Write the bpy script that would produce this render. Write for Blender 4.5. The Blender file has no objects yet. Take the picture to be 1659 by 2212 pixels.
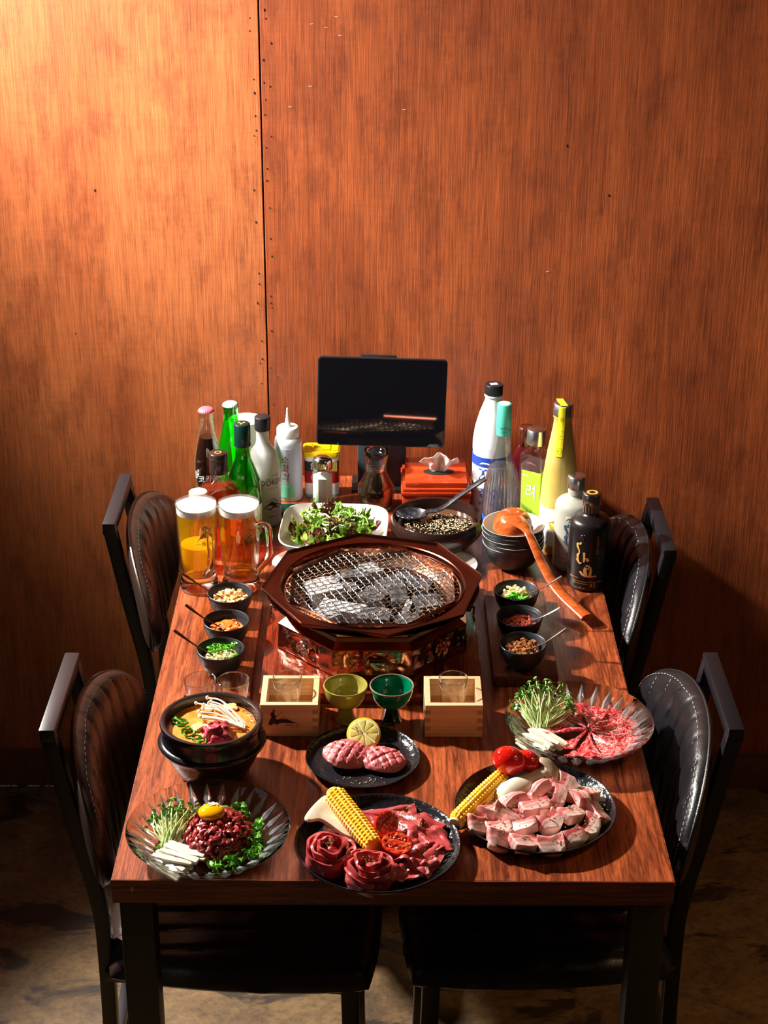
import bpy, bmesh, math, random
from math import pi, sin, cos, sqrt, exp, radians
from mathutils import Vector, Matrix, noise
SC = bpy.context.scene
COL = SC.collection

# ------------------------------------------------------------------ camera
cam_d = bpy.data.cameras.new('camera')
cam_d.sensor_fit = 'VERTICAL'; cam_d.sensor_height = 24.0
cam_d.lens = 24.0 * 3707.5 / 2212.0
cam_d.clip_start = 0.05; cam_d.clip_end = 50
cam = bpy.data.objects.new('camera', cam_d); COL.objects.link(cam)
def cam_matrix(loc, pitch, yaw, roll):
    f = Vector((sin(yaw) * cos(pitch), cos(yaw) * cos(pitch), -sin(pitch)))
    r = Vector((cos(yaw), -sin(yaw), 0)); u = r.cross(f)
    r2 = cos(roll) * r + sin(roll) * u; u2 = -sin(roll) * r + cos(roll) * u
    m = Matrix(((r2.x, u2.x, -f.x, loc[0]), (r2.y, u2.y, -f.y, loc[1]), (r2.z, u2.z, -f.z, loc[2]), (0, 0, 0, 1)))
    return m
cam.matrix_world = cam_matrix((-0.0167, -1.8599, 2.1586), radians(25.0), radians(0.064), radians(0.286))
SC.camera = cam

# ------------------------------------------------------------------ world, lamps, exposure
SC.view_settings.view_transform = 'Standard'; SC.view_settings.look = 'None'
SC.view_settings.gamma = 1.0; SC.view_settings.use_curve_mapping = False
SC.view_settings.exposure = 0.0
w = bpy.data.worlds.new('room_air'); SC.world = w; w.use_nodes = True
w.node_tree.nodes['Background'].inputs[0].default_value = (1.0, 0.70, 0.46, 1)
w.node_tree.nodes['Background'].inputs[1].default_value = 0.02
def aim(o, loc, target):
    o.location = loc
    o.rotation_euler = (Vector(target) - Vector(loc)).to_track_quat('-Z', 'Y').to_euler()
key_d = bpy.data.lights.new('key_lamp', 'SPOT'); key_d.energy = 560; key_d.shadow_soft_size = 0.05
key_d.spot_size = radians(78); key_d.spot_blend = 0.35; key_d.color = (1.0, 0.95, 0.88)
key = bpy.data.objects.new('key_lamp', key_d); COL.objects.link(key)
aim(key, (-1.42, 1.20, 2.05), (0.0, 0.25, 1.1))
fill_d = bpy.data.lights.new('fill_light', 'AREA'); fill_d.energy = 2.6; fill_d.size = 1.2; fill_d.color = (1.0, 0.66, 0.36)  # added fill, stands in for warm bounce; no such fixture
fill = bpy.data.objects.new('fill_light', fill_d); COL.objects.link(fill)
aim(fill, (1.9, -0.9, 2.7), (0.6, 0.5, 0.4))
win_d = bpy.data.lights.new('window_light', 'AREA'); win_d.energy = 1.7; win_d.size = 0.9; win_d.shape = 'RECTANGLE'; win_d.size_y = 1.3; win_d.color = (0.78, 0.88, 1.0)
win = bpy.data.objects.new('window_light', win_d); COL.objects.link(win)
aim(win, (-2.3, -0.5, 1.75), (0.0, 0.5, 0.8))
down_d = bpy.data.lights.new('floor_fill', 'SPOT'); down_d.energy = 70; down_d.shadow_soft_size = 0.15  # added spot that brightens the floor at right, not a known fixture
down_d.spot_size = radians(58); down_d.spot_blend = 1.0; down_d.color = (1.0, 0.62, 0.30)
down = bpy.data.objects.new('floor_fill', down_d); COL.objects.link(down)
aim(down, (1.75, -0.1, 2.7), (0.98, 0.0, 0.0))
wash_d = bpy.data.lights.new('wall_fill', 'SPOT'); wash_d.energy = 275; wash_d.shadow_soft_size = 0.12  # added unseen spot for the glow on the upper left wall
wash_d.spot_size = radians(82); wash_d.spot_blend = 1.0; wash_d.color = (1.0, 0.93, 0.86)
wash = bpy.data.objects.new('wall_fill', wash_d); COL.objects.link(wash)
aim(wash, (-1.25, 0.72, 2.12), (-0.22, 1.34, 1.52))
try:
    SC.cycles.max_bounces = 14; SC.cycles.transmission_bounces = 14
    SC.cycles.transparent_max_bounces = 32; SC.cycles.sample_clamp_indirect = 6
except Exception: pass

# ------------------------------------------------------------------ mesh helpers
class MB:
    def __init__(s): s.v = []; s.f = []; s.m = []
    def add(s, vf, M=None, mi=0):
        v, f = vf; n = len(s.v)
        for p in v:
            p = Vector(p)
            s.v.append(M @ p if M is not None else p)
        for q in f:
            s.f.append([i + n for i in q]); s.m.append(mi)
        return s
    def build(s, name, mats, parent=None, smooth=True, bev=0, angle=40, loc=None, seg=2):
        me = bpy.data.meshes.new(name)
        me.from_pydata([tuple(p) for p in s.v], [], s.f)
        if not isinstance(mats, (list, tuple)): mats = [mats]
        for m in mats: me.materials.append(m)
        if len(mats) > 1: me.polygons.foreach_set('material_index', s.m)
        bm = bmesh.new(); bm.from_mesh(me)
        bmesh.ops.recalc_face_normals(bm, faces=bm.faces)
        if bev:
            es = [e for e in bm.edges if len(e.link_faces) == 2 and e.calc_face_angle(0) > radians(35)]
            bmesh.ops.bevel(bm, geom=es, offset=bev, segments=seg, affect='EDGES', profile=0.6, clamp_overlap=True)
        bm.to_mesh(me); bm.free()
        if smooth:
            me.polygons.foreach_set('use_smooth', [True] * len(me.polygons))
            try: me.set_sharp_from_angle(angle=radians(angle))
            except Exception: pass
        me.update()
        o = bpy.data.objects.new(name, me); COL.objects.link(o)
        if parent is not None: o.parent = parent
        if loc is not None: o.location = loc
        return o

def T(x=0, y=0, z=0): return Matrix.Translation((x, y, z))
def RX(a): return Matrix.Rotation(a, 4, 'X')
def RY(a): return Matrix.Rotation(a, 4, 'Y')
def RZ(a): return Matrix.Rotation(a, 4, 'Z')
def S(x, y, z): return Matrix.Diagonal((x, y, z, 1))

def lathe(prof, n=40, mod=None):
    v = []; f = []; idx = []
    for (r, z) in prof:
        if r <= 1e-6: idx.append([len(v)]); v.append((0, 0, z))
        else:
            row = []
            for i in range(n):
                a = 2 * pi * i / n
                rr = mod(r, z, a) if mod else r
                row.append(len(v)); v.append((rr * cos(a), rr * sin(a), z))
            idx.append(row)
    for a, b in zip(idx[:-1], idx[1:]):
        if len(a) == 1 and len(b) == 1: continue
        for i in range(n):
            j = (i + 1) % n
            if len(a) == 1: f.append([a[0], b[j], b[i]])
            elif len(b) == 1: f.append([a[i], a[j], b[0]])
            else: f.append([a[i], a[j], b[j], b[i]])
    return v, f

def box(sx, sy, sz, c=(0, 0, 0)):
    x, y, z = sx / 2, sy / 2, sz / 2
    v = [(c[0] + a * x, c[1] + b * y, c[2] + d * z) for a in (-1, 1) for b in (-1, 1) for d in (-1, 1)]
    return v, [[0, 1, 3, 2], [4, 6, 7, 5], [0, 4, 5, 1], [2, 3, 7, 6], [0, 2, 6, 4], [1, 5, 7, 3]]
def box2(x0, x1, y0, y1, z0, z1): return box(x1 - x0, y1 - y0, z1 - z0, ((x0 + x1) / 2, (y0 + y1) / 2, (z0 + z1) / 2))

def tube(path, rad, n=8, closed=False, flat=1.0, square=False):
    P = [Vector(p) for p in path]; N = len(P); v = []; f = []
    if not hasattr(rad, '__len__'): rad = [rad] * N
    tans = []
    for i in range(N):
        a = P[(i - 1) % N] if (closed or i > 0) else P[0]
        b = P[(i + 1) % N] if (closed or i < N - 1) else P[-1]
        t = (b - a); tans.append(t.normalized() if t.length > 1e-9 else Vector((0, 0, 1)))
    ref = Vector((0, 0, 1)) if abs(tans[0].z) < .9 else Vector((1, 0, 0))
    nrm = (ref - ref.dot(tans[0]) * tans[0]).normalized()
    for i in range(N):
        t = tans[i]; nrm = (nrm - nrm.dot(t) * t)
        nrm = nrm.normalized() if nrm.length > 1e-6 else t.orthogonal().normalized()
        bi = t.cross(nrm)
        for k in range(n):
            a = 2 * pi * k / n + (pi / 4 if square else 0)
            q = 1.414 if square else 1.0
            v.append(P[i] + q * rad[i] * (cos(a) * nrm * flat + sin(a) * bi))
    m = N if closed else N - 1
    for i in range(m):
        for k in range(n):
            a = i * n + k; b = i * n + (k + 1) % n; c = ((i + 1) % N) * n + (k + 1) % n; d = ((i + 1) % N) * n + k
            f.append([a, b, c, d])
    if not closed:
        f.append([k for k in range(n)][::-1]); f.append([(N - 1) * n + k for k in range(n)])
    return v, f

def bez(p, k=10):
    """smooth polyline through points (Catmull-Rom)"""
    P = [Vector(q) for q in p]; out = []
    P = [2 * P[0] - P[1]] + P + [2 * P[-1] - P[-2]]
    for i in range(1, len(P) - 2):
        for j in range(k):
            t = j / k; a, b, c, d = P[i - 1], P[i], P[i + 1], P[i + 2]
            out.append(0.5 * ((2 * b) + (c - a) * t + (2 * a - 5 * b + 4 * c - d) * t * t + (3 * b - a - 3 * c + d) * t ** 3))
    out.append(P[-2]); return out

def shell(ff, fb, nu, nv):
    """closed body between a front and a back surface, u and v in 0..1"""
    v = []; f = []
    for g in (ff, fb):
        for i in range(nu + 1):
            for j in range(nv + 1): v.append(Vector(g(i / nu, j / nv)))
    o = (nu + 1) * (nv + 1); w_ = nv + 1
    for i in range(nu):
        for j in range(nv):
            a = i * w_ + j; f.append([a, a + w_, a + w_ + 1, a + 1]); f.append([o + a, o + a + 1, o + a + w_ + 1, o + a + w_])
    for i in range(nu):
        a = i * w_; f.append([a, o + a, o + a + w_, a + w_]); b = i * w_ + nv; f.append([b, b + w_, o + b + w_, o + b])
    for j in range(nv):
        a = j; f.append([a, a + 1, o + a + 1, o + a]); b = nu * w_ + j; f.append([b, o + b, o + b + 1, b + 1])
    return v, f
def sheet(g, nu, nv, th):
    """thin sheet of thickness th around the surface g(u, v)"""
    def nrm(u, v):
        e = 0.01
        a = Vector(g(min(1, u + e), v)) - Vector(g(max(0, u - e), v)); b = Vector(g(u, min(1, v + e))) - Vector(g(u, max(0, v - e)))
        c = a.cross(b); return c.normalized() if c.length > 1e-12 else Vector((0, 0, 1))
    return shell(lambda u, v: Vector(g(u, v)) + nrm(u, v) * th / 2, lambda u, v: Vector(g(u, v)) - nrm(u, v) * th / 2, nu, nv)

_ico = {}
def ico(sub=2):
    if sub not in _ico:
        bm = bmesh.new(); bmesh.ops.create_icosphere(bm, subdivisions=sub, radius=1)
        _ico[sub] = ([v.co.copy() for v in bm.verts], [[v.index for v in f.verts] for f in bm.faces]); bm.free()
    v, f = _ico[sub]; return [p.copy() for p in v], [list(q) for q in f]
def blob(rx, ry, rz, amp=0.1, freq=1.5, seed=0, sub=3):
    v, f = ico(sub); out = []
    for p in v:
        k = 1 + amp * noise.noise(p * freq + Vector((seed * 7.3, seed * 3.1, seed)))
        out.append(Vector((p.x * rx * k, p.y * ry * k, p.z * rz * k)))
    return out, f
def lump(sx, sy, sz, seed=0, amp=0.12, n=5, sq=0.75):
    """blocky lump: a subdivided cube with rounded, uneven sides"""
    bm = bmesh.new(); bmesh.ops.create_cube(bm, size=2)
    bmesh.ops.subdivide_edges(bm, edges=bm.edges[:], cuts=n, use_grid_fill=True)
    v = []
    for q in bm.verts:
        p = q.co.copy(); s = p.normalized() * 1.25
        p = p * sq + s * (1 - sq)
        d = noise.noise(p * 1.1 + Vector((seed * 5.7, seed, 2))) * amp * 2 + noise.noise(p * 3.5 + Vector((seed, 1, seed * 2))) * amp * .6
        p = p * (1 + d); v.append(Vector((p.x * sx / 2, p.y * sy / 2, p.z * sz / 2)))
    f = [[x.index for x in fc.verts] for fc in bm.faces]; bm.free(); return v, f
def prism(pts, y0, y1):
    """outline in x,z extruded along y"""
    n = len(pts); v = [(x, y0, z) for x, z in pts] + [(x, y1, z) for x, z in pts]
    f = [list(range(n)), list(range(2 * n - 1, n - 1, -1))] + [[i, i + n, (i + 1) % n + n, (i + 1) % n] for i in range(n)]
    return v, f
def plate_shape(outline, z0, z1):
    n = len(outline); v = [(x, y, z0) for x, y in outline] + [(x, y, z1) for x, y in outline]
    f = [list(range(n - 1, -1, -1)), list(range(n, 2 * n))] + [[i, (i + 1) % n, (i + 1) % n + n, i + n] for i in range(n)]
    return v, f
def cyl_patch(rf, z0, z1, a0, a1, na=16, nz=4, off=0.0005):
    """label wrapped round a bottle of radius rf(z), angles in degrees (-90 looks to the front)"""
    def g(o):
        return lambda u, v: ((rf(z0 + (z1 - z0) * v) + o) * cos(radians(a0 + (a1 - a0) * u)), (rf(z0 + (z1 - z0) * v) + o) * sin(radians(a0 + (a1 - a0) * u)), z0 + (z1 - z0) * v)
    return shell(g(off), g(off * .3), na, nz)

# ------------------------------------------------------------------ things
def thing(name, label, cat, loc=(0, 0, 0), rz=0, group=None):
    o = bpy.data.objects.new(name, None); COL.objects.link(o); o.empty_display_size = 0.02
    o.location = loc; o.rotation_euler = (0, 0, rz); tag(o, label, cat, group); return o
def tag(o, label=None, cat=None, group=None, kind=None):
    if label: o['label'] = label
    if cat: o['category'] = cat
    if group: o['group'] = group
    if kind: o['kind'] = kind
    return o
def part(name, vf, mat, parent, M=None, **kw):
    return MB().add(vf, M).build(name, mat, parent, **kw)
def dup(o, loc=None, rz=None, label=None):
    c = o.copy(); COL.objects.link(c)
    if loc is not None: c.location = loc
    if rz is not None: c.rotation_euler = (0, 0, rz)
    if label: c['label'] = label
    for ch in list(o.children):
        d = ch.copy(); COL.objects.link(d); d.parent = c
        for g in ch.children:
            e = g.copy(); COL.objects.link(e); e.parent = d
    return c

# ------------------------------------------------------------------ materials
def nodes(name):
    m = bpy.data.materials.new(name); m.use_nodes = True
    nt = m.node_tree; return m, nt, nt.nodes, nt.links, nt.nodes['Principled BSDF']
def c4(c): return (c[0], c[1], c[2], 1)
def texco(N, L, scale, rot=(0, 0, 0), src='Object'):
    tc = N.new('ShaderNodeTexCoord'); mp = N.new('ShaderNodeMapping')
    mp.inputs['Scale'].default_value = scale if hasattr(scale, '__len__') else (scale,) * 3
    mp.inputs['Rotation'].default_value = rot
    L.new(tc.outputs[src], mp.inputs[0]); return mp.outputs[0]
def noise_tex(N, L, vec, scale=1, detail=4, rough=.5, dist=0):
    n = N.new('ShaderNodeTexNoise'); n.inputs['Scale'].default_value = scale; n.inputs['Detail'].default_value = detail
    n.inputs['Roughness'].default_value = rough; n.inputs['Distortion'].default_value = dist; L.new(vec, n.inputs['Vector']); return n.outputs['Fac']
def ramp(N, L, fac, stops):
    r = N.new('ShaderNodeValToRGB'); e = r.color_ramp.elements
    while len(e) < len(stops): e.new(0.5)
    for k, (p, c) in enumerate(stops): e[k].position = p; e[k].color = c4(c)
    L.new(fac, r.inputs[0]); return r.outputs[0]
def mixc(N, L, fac, a, b, mode='MIX'):
    m = N.new('ShaderNodeMix'); m.data_type = 'RGBA'; m.blend_type = mode
    for s, x in ((m.inputs[0], fac), (m.inputs[6], a), (m.inputs[7], b)):
        if hasattr(x, 'links') or isinstance(x, bpy.types.NodeSocket): L.new(x, s)
        else: s.default_value = x if not isinstance(x, tuple) else c4(x)
    return m.outputs[2]
def bump(N, L, h, strength, dist, bsdf, prev=None):
    b = N.new('ShaderNodeBump'); b.inputs['Strength'].default_value = strength; b.inputs['Distance'].default_value = dist
    L.new(h, b.inputs['Height'])
    if prev is not None: L.new(prev, b.inputs['Normal'])
    if bsdf is not None: L.new(b.outputs[0], bsdf.inputs['Normal'])
    return b.outputs[0]
def pm(name, col, rough=.5, metal=0, trans=0, ior=1.45, coat=0, sss=0, spec=.5, col2=None, cs=20, lo=.4, hi=.6, detail=4,
       bs=None, bstr=.3, bd=.001, aniso=0, sheen=0, alpha=1):
    m, nt, N, L, b = nodes(name)
    b.inputs['Base Color'].default_value = c4(col); b.inputs['Roughness'].default_value = rough
    b.inputs['Metallic'].default_value = metal; b.inputs['IOR'].default_value = ior
    b.inputs['Transmission Weight'].default_value = trans; b.inputs['Coat Weight'].default_value = coat
    b.inputs['Coat Roughness'].default_value = .08
    b.inputs['Specular IOR Level'].default_value = spec
    if sss:
        b.inputs['Subsurface Weight'].default_value = sss; b.inputs['Subsurface Radius'].default_value = (1, .4, .25); b.inputs['Subsurface Scale'].default_value = .004
    if col2 is not None:
        L.new(ramp(N, L, noise_tex(N, L, texco(N, L, cs), 1, detail), [(lo, col), (hi, col2)]), b.inputs['Base Color'])
    if bs is not None:
        bump(N, L, noise_tex(N, L, texco(N, L, bs), 1, 4), bstr, bd, b)
    return m

def plywood(name, shift, light, dark):
    m, nt, N, L, b = nodes(name)
    v = texco(N, L, (1, 1, 1))
    ad = N.new('ShaderNodeVectorMath'); ad.operation = 'ADD'; ad.inputs[1].default_value = (shift, shift * .7, shift * 1.3); L.new(v, ad.inputs[0]); v = ad.outputs[0]
    def sc(s):
        mp = N.new('ShaderNodeMapping'); mp.inputs['Scale'].default_value = s; L.new(v, mp.inputs[0]); return mp.outputs[0]
    fib = noise_tex(N, L, sc((520, 520, 14)), 1, 3, .6)
    fib2 = noise_tex(N, L, sc((70, 70, 2.6)), 1, 5, .65, .5)
    big = noise_tex(N, L, sc((5, 5, 1.6)), 1, 3, .55, .8)
    rip = noise_tex(N, L, sc((14, 14, 160)), 1, 3, .6, .3)
    blot = noise_tex(N, L, sc((17, 17, 9)), 1, 6, .7)
    base = ramp(N, L, big, [(.3, dark), (.7, light)])
    base = mixc(N, L, .34, base, ramp(N, L, fib2, [(.28, (.30, .24, .22)), (.55, (.95, .93, .9)), (.8, (1.35, 1.3, 1.2))]), 'MULTIPLY')
    base = mixc(N, L, .6, base, ramp(N, L, fib, [(.3, (.42, .36, .33)), (.6, (1.2, 1.18, 1.1))]), 'MULTIPLY')
    base = mixc(N, L, .14, base, ramp(N, L, rip, [(.35, (.55, .5, .45)), (.6, (1.1, 1.1, 1.05))]), 'MULTIPLY')
    base = mixc(N, L, .55, base, ramp(N, L, blot, [(.36, (.5, .40, .35)), (.5, (1, 1, 1)), (.72, (1.15, 1.12, 1.1))]), 'MULTIPLY')
    L.new(base, b.inputs['Base Color'])
    b.inputs['Roughness'].default_value = .5; b.inputs['Specular IOR Level'].default_value = .8
    bump(N, L, fib, .35, .0012, b, bump(N, L, fib2, .3, .002, None))
    return m
M_PLY_L = plywood('plywood_left', 3.1, (.62, .180, .052), (.45, .106, .026))
M_PLY_R = plywood('plywood_right', 9.4, (.50, .112, .024), (.29, .056, .010))
M_SKIRT = plywood('skirting_wood', 1.4, (.22, .06, .02), (.15, .04, .012))

def table_wood(name, light, dark, along='y', rough=.33):
    m, nt, N, L, b = nodes(name)
    v = texco(N, L, (1, 1, 1))
    def sc(s):
        mp = N.new('ShaderNodeMapping'); mp.inputs['Scale'].default_value = s; L.new(v, mp.inputs[0]); return mp.outputs[0]
    if along == 'y': a, c, d, e = (150, 9, 150), (38, 3.2, 38), (600, 60, 600), (7, 3, 7)
    else: a, c, d, e = (9, 150, 150), (3.2, 38, 60), (60, 600, 600), (3, 7, 7)
    n1 = noise_tex(N, L, sc(a), 1, 4, .6, .9); n2 = noise_tex(N, L, sc(c), 1, 4, .6, 1.6); n3 = noise_tex(N, L, sc(d), 1, 2, .5); n4 = noise_tex(N, L, sc(e), 1, 3, .5, .8)
    base = ramp(N, L, n2, [(.33, dark), (.62, light)])
    base = mixc(N, L, .75, base, ramp(N, L, n1, [(.36, (.22, .17, .15)), (.52, (.95, .92, .9)), (.7, (1.45, 1.4, 1.3))]), 'MULTIPLY')
    base = mixc(N, L, .5, base, ramp(N, L, n3, [(.35, (.5, .42, .4)), (.6, (1.15, 1.12, 1.1))]), 'MULTIPLY')
    base = mixc(N, L, .45, base, ramp(N, L, n4, [(.35, (.55, .48, .45)), (.65, (1.15, 1.12, 1.1))]), 'MULTIPLY')
    L.new(base, b.inputs['Base Color']); b.inputs['Roughness'].default_value = rough
    bump(N, L, n1, .5, .0008, b, bump(N, L, n3, .25, .0005, None))
    return m
M_TABLE = table_wood('table_walnut', (.44, .104, .032), (.17, .034, .012))
M_EDGE = table_wood('table_edge_band', (.33, .075, .024), (.17, .036, .012), 'x', .4)
M_BOARD = table_wood('lacquered_board', (.20, .026, .009), (.13, .017, .006), 'y', .12)
M_BOARDL = table_wood('oiled_board', (.27, .06, .016), (.18, .036, .010), 'y', .22)
M_BOARDR = table_wood('dark_board', (.12, .04, .02), (.07, .023, .013), 'y', .28)

def concrete():
    m, nt, N, L, b = nodes('stained_concrete')
    v = texco(N, L, (1, 1, 1))
    def sc(s):
        mp = N.new('ShaderNodeMapping'); mp.inputs['Scale'].default_value = s; L.new(v, mp.inputs[0]); return mp.outputs[0]
    a = noise_tex(N, L, sc((7, 9, 1)), 1, 6, .7, .4); s = noise_tex(N, L, sc((60, 75, 1)), 1, 4, .7); d = noise_tex(N, L, sc((5.2, 10.5, 1)), 1, 5, .62, .7)
    base = ramp(N, L, a, [(.3, (.06, .030, .010)), (.5, (.15, .082, .028)), (.72, (.23, .135, .050))])
    base = mixc(N, L, .6, base, ramp(N, L, s, [(.33, (.35, .3, .26)), (.52, (1, 1, 1)), (.75, (1.4, 1.35, 1.3))]), 'MULTIPLY')
    base = mixc(N, L, .9, base, ramp(N, L, d, [(.375, (.12, .10, .09)), (.44, (1, 1, 1))]), 'MULTIPLY')
    L.new(base, b.inputs['Base Color']); b.inputs['Roughness'].default_value = .6
    bump(N, L, s, .3, .002, b); return m
M_FLOOR = concrete()

def schlick(N, L, f0):
    """reflection share of a thin wall, the same from both sides"""
    lw = N.new('ShaderNodeLayerWeight'); lw.inputs[0].default_value = .5
    pw = N.new('ShaderNodeMath'); pw.operation = 'POWER'; pw.inputs[1].default_value = 4.0; L.new(lw.outputs['Facing'], pw.inputs[0])
    ma = N.new('ShaderNodeMath'); ma.operation = 'MULTIPLY_ADD'; ma.inputs[1].default_value = 1 - f0; ma.inputs[2].default_value = f0; L.new(pw.outputs[0], ma.inputs[0])
    return ma.outputs[0]
def thin_glass(name, tint=(.97, .98, .98), edge=(.72, .76, .76), refl=1.0, rough=.02, ior=1.5):
    """thin clear wall: lets light through, reflects more at a glancing angle"""
    m = bpy.data.materials.new(name); m.use_nodes = True; nt = m.node_tree; N = nt.nodes; L = nt.links; N.clear()
    out = N.new('ShaderNodeOutputMaterial'); tr = N.new('ShaderNodeBsdfTransparent'); gl = N.new('ShaderNodeBsdfGlossy'); mx = N.new('ShaderNodeMixShader')
    fr = schlick(N, L, .07); lw = N.new('ShaderNodeLayerWeight'); lw.inputs[0].default_value = .32
    gl.inputs['Roughness'].default_value = rough; gl.inputs['Color'].default_value = (refl, refl, refl, 1)
    c = ramp(N, L, lw.outputs['Facing'], [(.35, tint), (.95, edge)]); L.new(c, tr.inputs[0])
    L.new(fr, mx.inputs[0]); L.new(tr.outputs[0], mx.inputs[1]); L.new(gl.outputs[0], mx.inputs[2]); L.new(mx.outputs[0], out.inputs[0])
    return m
def glow_liquid(name, col, trans=.6, diff=(.9, .5, .03), ior=1.33):
    """cloudy drink: part clear, part scattering"""
    m = bpy.data.materials.new(name); m.use_nodes = True; nt = m.node_tree; N = nt.nodes; L = nt.links; N.clear()
    out = N.new('ShaderNodeOutputMaterial'); g = N.new('ShaderNodeBsdfTransparent'); g.inputs[0].default_value = c4(col)
    tl = N.new('ShaderNodeBsdfTranslucent'); tl.inputs[0].default_value = c4(diff); df = N.new('ShaderNodeBsdfDiffuse'); df.inputs[0].default_value = c4(diff)
    a = N.new('ShaderNodeMixShader'); a.inputs[0].default_value = .5; L.new(tl.outputs[0], a.inputs[1]); L.new(df.outputs[0], a.inputs[2])
    b = N.new('ShaderNodeMixShader'); b.inputs[0].default_value = 1 - trans; L.new(g.outputs[0], b.inputs[1]); L.new(a.outputs[0], b.inputs[2])
    gl = N.new('ShaderNodeBsdfGlossy'); gl.inputs['Roughness'].default_value = .03; fr = schlick(N, L, .025)
    c = N.new('ShaderNodeMixShader'); L.new(fr, c.inputs[0]); L.new(b.outputs[0], c.inputs[1]); L.new(gl.outputs[0], c.inputs[2])
    L.new(c.outputs[0], out.inputs[0]); return m

M_GLASS = thin_glass('clear_glass')
M_SOLIDGLASS = pm('cut_glass', (.98, 1, .99), .02, trans=1, ior=1.5)
M_RIBGLASS = pm('bright_cut_glass', (.93, .96, .97), .06, trans=.80, ior=1.5, spec=1.0)
M_GREENGLASS = thin_glass('green_glass', (.22, .95, .30), (.02, .45, .08))
M_DKGREENGLASS = thin_glass('deep_green_glass', (.07, .68, .16), (.0, .16, .03))
M_AMBERLIQ = glow_liquid('amber_spirit', (.86, .30, .12), .82, (.6, .10, .03))
M_BEER = glow_liquid('lager', (1.0, .86, .36), .80, (1.0, .66, .02))
M_BEER2 = glow_liquid('amber_lager', (.97, .74, .30), .90, (.85, .38, .02))
M_SAKE = glow_liquid('clear_spirit', (.98, .9, .78), .9, (.9, .75, .5))
M_WATERLIQ = glow_liquid('clear_water', (.93, .93, .95), .95, (.8, .8, .85))
M_FROST = pm('frosted_glass', (.50, .51, .47), .35, spec=.4, sss=.2, bs=900, bstr=.15, bd=.0003)
M_FROSTY = pm('frosted_yellow_glass', (.54, .43, .12), .34, col2=(.46, .34, .08), cs=(8, 8, 14), sss=.2)
M_FROSTG = pm('frosted_grey_glass', (.33, .32, .27), .38, sss=.15)
M_COLA = pm('cola', (.018, .005, .003), .04, coat=.6)
M_SOY = pm('soy_sauce', (.012, .005, .003), .05)
M_MATBLACK = pm('matte_black_glass', (.010, .007, .008), .3, bs=700, bstr=.1, bd=.0003)
M_BLACKPL = pm('black_plastic', (.012, .012, .013), .3)
M_BLACKCER = pm('black_stoneware', (.012, .011, .013), .2, bs=(60, 60, 120), bstr=.2, bd=.002)
M_PLATEBLK = pm('black_hammered_plate', (.014, .013, .016), .2, bs=(110, 110, 110), bstr=.6, bd=.003)
M_BOWLBLK = pm('grey_black_clay', (.013, .014, .017), .42, bs=(30, 30, 260), bstr=.5, bd=.002)
M_BRNCER = pm('brown_black_glaze', (.022, .010, .008), .12, bs=(12, 12, 190), bstr=.35, bd=.003)
M_CREAM = pm('cream_glaze', (.68, .63, .54), .3, bs=(25, 25, 400), bstr=.1, bd=.001)
M_WHITE = pm('white_plastic', (.68, .68, .68), .3)
M_WHITEG = pm('white_gloss', (.70, .71, .73), .15, coat=.4)
M_FOAM = pm('beer_foam', (.93, .90, .84), .7, bs=300, bstr=.15, bd=.001)
M_SILVER = pm('brushed_silver', (.72, .72, .73), .25, metal=1)
M_CHROME = pm('chrome', (.85, .85, .85), .1, metal=1)
M_STEELBRZ = pm('bronze_steel', (.38, .22, .12), .2, metal=1)
M_STEEL = pm('polished_steel', (.80, .78, .74), .16, metal=1)
M_COPPER = pm('copper', (.86, .47, .32), .17, metal=1)
M_COPPERSH = pm('satin_copper', (.55, .23, .13), .22, metal=1)
M_COPPERDK = pm('brown_copper', (.15, .046, .028), .24, metal=1)
M_WIRE = pm('galvanised_wire', (.80, .79, .77), .25, metal=1)
M_WIREB = pm('brown_wire', (.62, .40, .25), .4, metal=1)  # browner tone for the second wire family
M_ASH = pm('charcoal_ash', (.20, .205, .22), .9, col2=(.42, .43, .45), cs=(60, 60, 60), lo=.36, hi=.56, bs=(160, 160, 160), bstr=.5, bd=.0012)
M_ASHDK = pm('charcoal_dark', (.045, .047, .052), .7, col2=(.17, .18, .195), cs=(70, 70, 70), lo=.45, hi=.7, bs=(150, 150, 150), bstr=.5, bd=.0012)
M_SOOT = pm('sooty_steel', (.06, .055, .05), .5, metal=.6)
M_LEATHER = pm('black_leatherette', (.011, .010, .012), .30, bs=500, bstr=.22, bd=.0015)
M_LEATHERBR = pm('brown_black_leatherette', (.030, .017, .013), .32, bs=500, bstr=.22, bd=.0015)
M_FRAME = pm('black_powder_coat', (.010, .010, .013), .36, bs=400, bstr=.1, bd=.0005)
M_THREAD = pm('grey_thread', (.42, .44, .46), .8)
M_THREADDK = pm('dark_thread', (.03, .025, .022), .8)
M_TABLEFR = pm('dark_grey_steel', (.030, .027, .021), .45)
M_SCREEN = pm('dark_screen', (.004, .004, .006), .03, spec=.6)
M_TISSUE = pm('tissue_paper', (.72, .66, .60), .9, bs=900, bstr=.3, bd=.0006)
M_REDWOOD = pm('red_lacquered_wood', (.46, .045, .010), .22, col2=(.33, .028, .007), cs=(10, 60, 60), coat=.5)
M_LADLE = pm('orange_lacquered_wood', (.55, .12, .022), .16, col2=(.30, .045, .010), cs=(40, 90, 60), lo=.35, hi=.65, coat=.9)
M_HINOKI = pm('pale_cypress', (.78, .53, .30), .5, col2=(.68, .42, .21), cs=(6, 6, 190), bs=(6, 6, 300), bstr=.15)
M_HINOKIEND = pm('cypress_end_grain', (.44, .26, .13), .6)
M_INK = pm('black_ink', (.012, .010, .009), .5)
M_OLIVE = pm('olive_celadon', (.38, .33, .07), .12, col2=(.26, .22, .04), cs=60, lo=.35, hi=.7, coat=.6)
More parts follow.
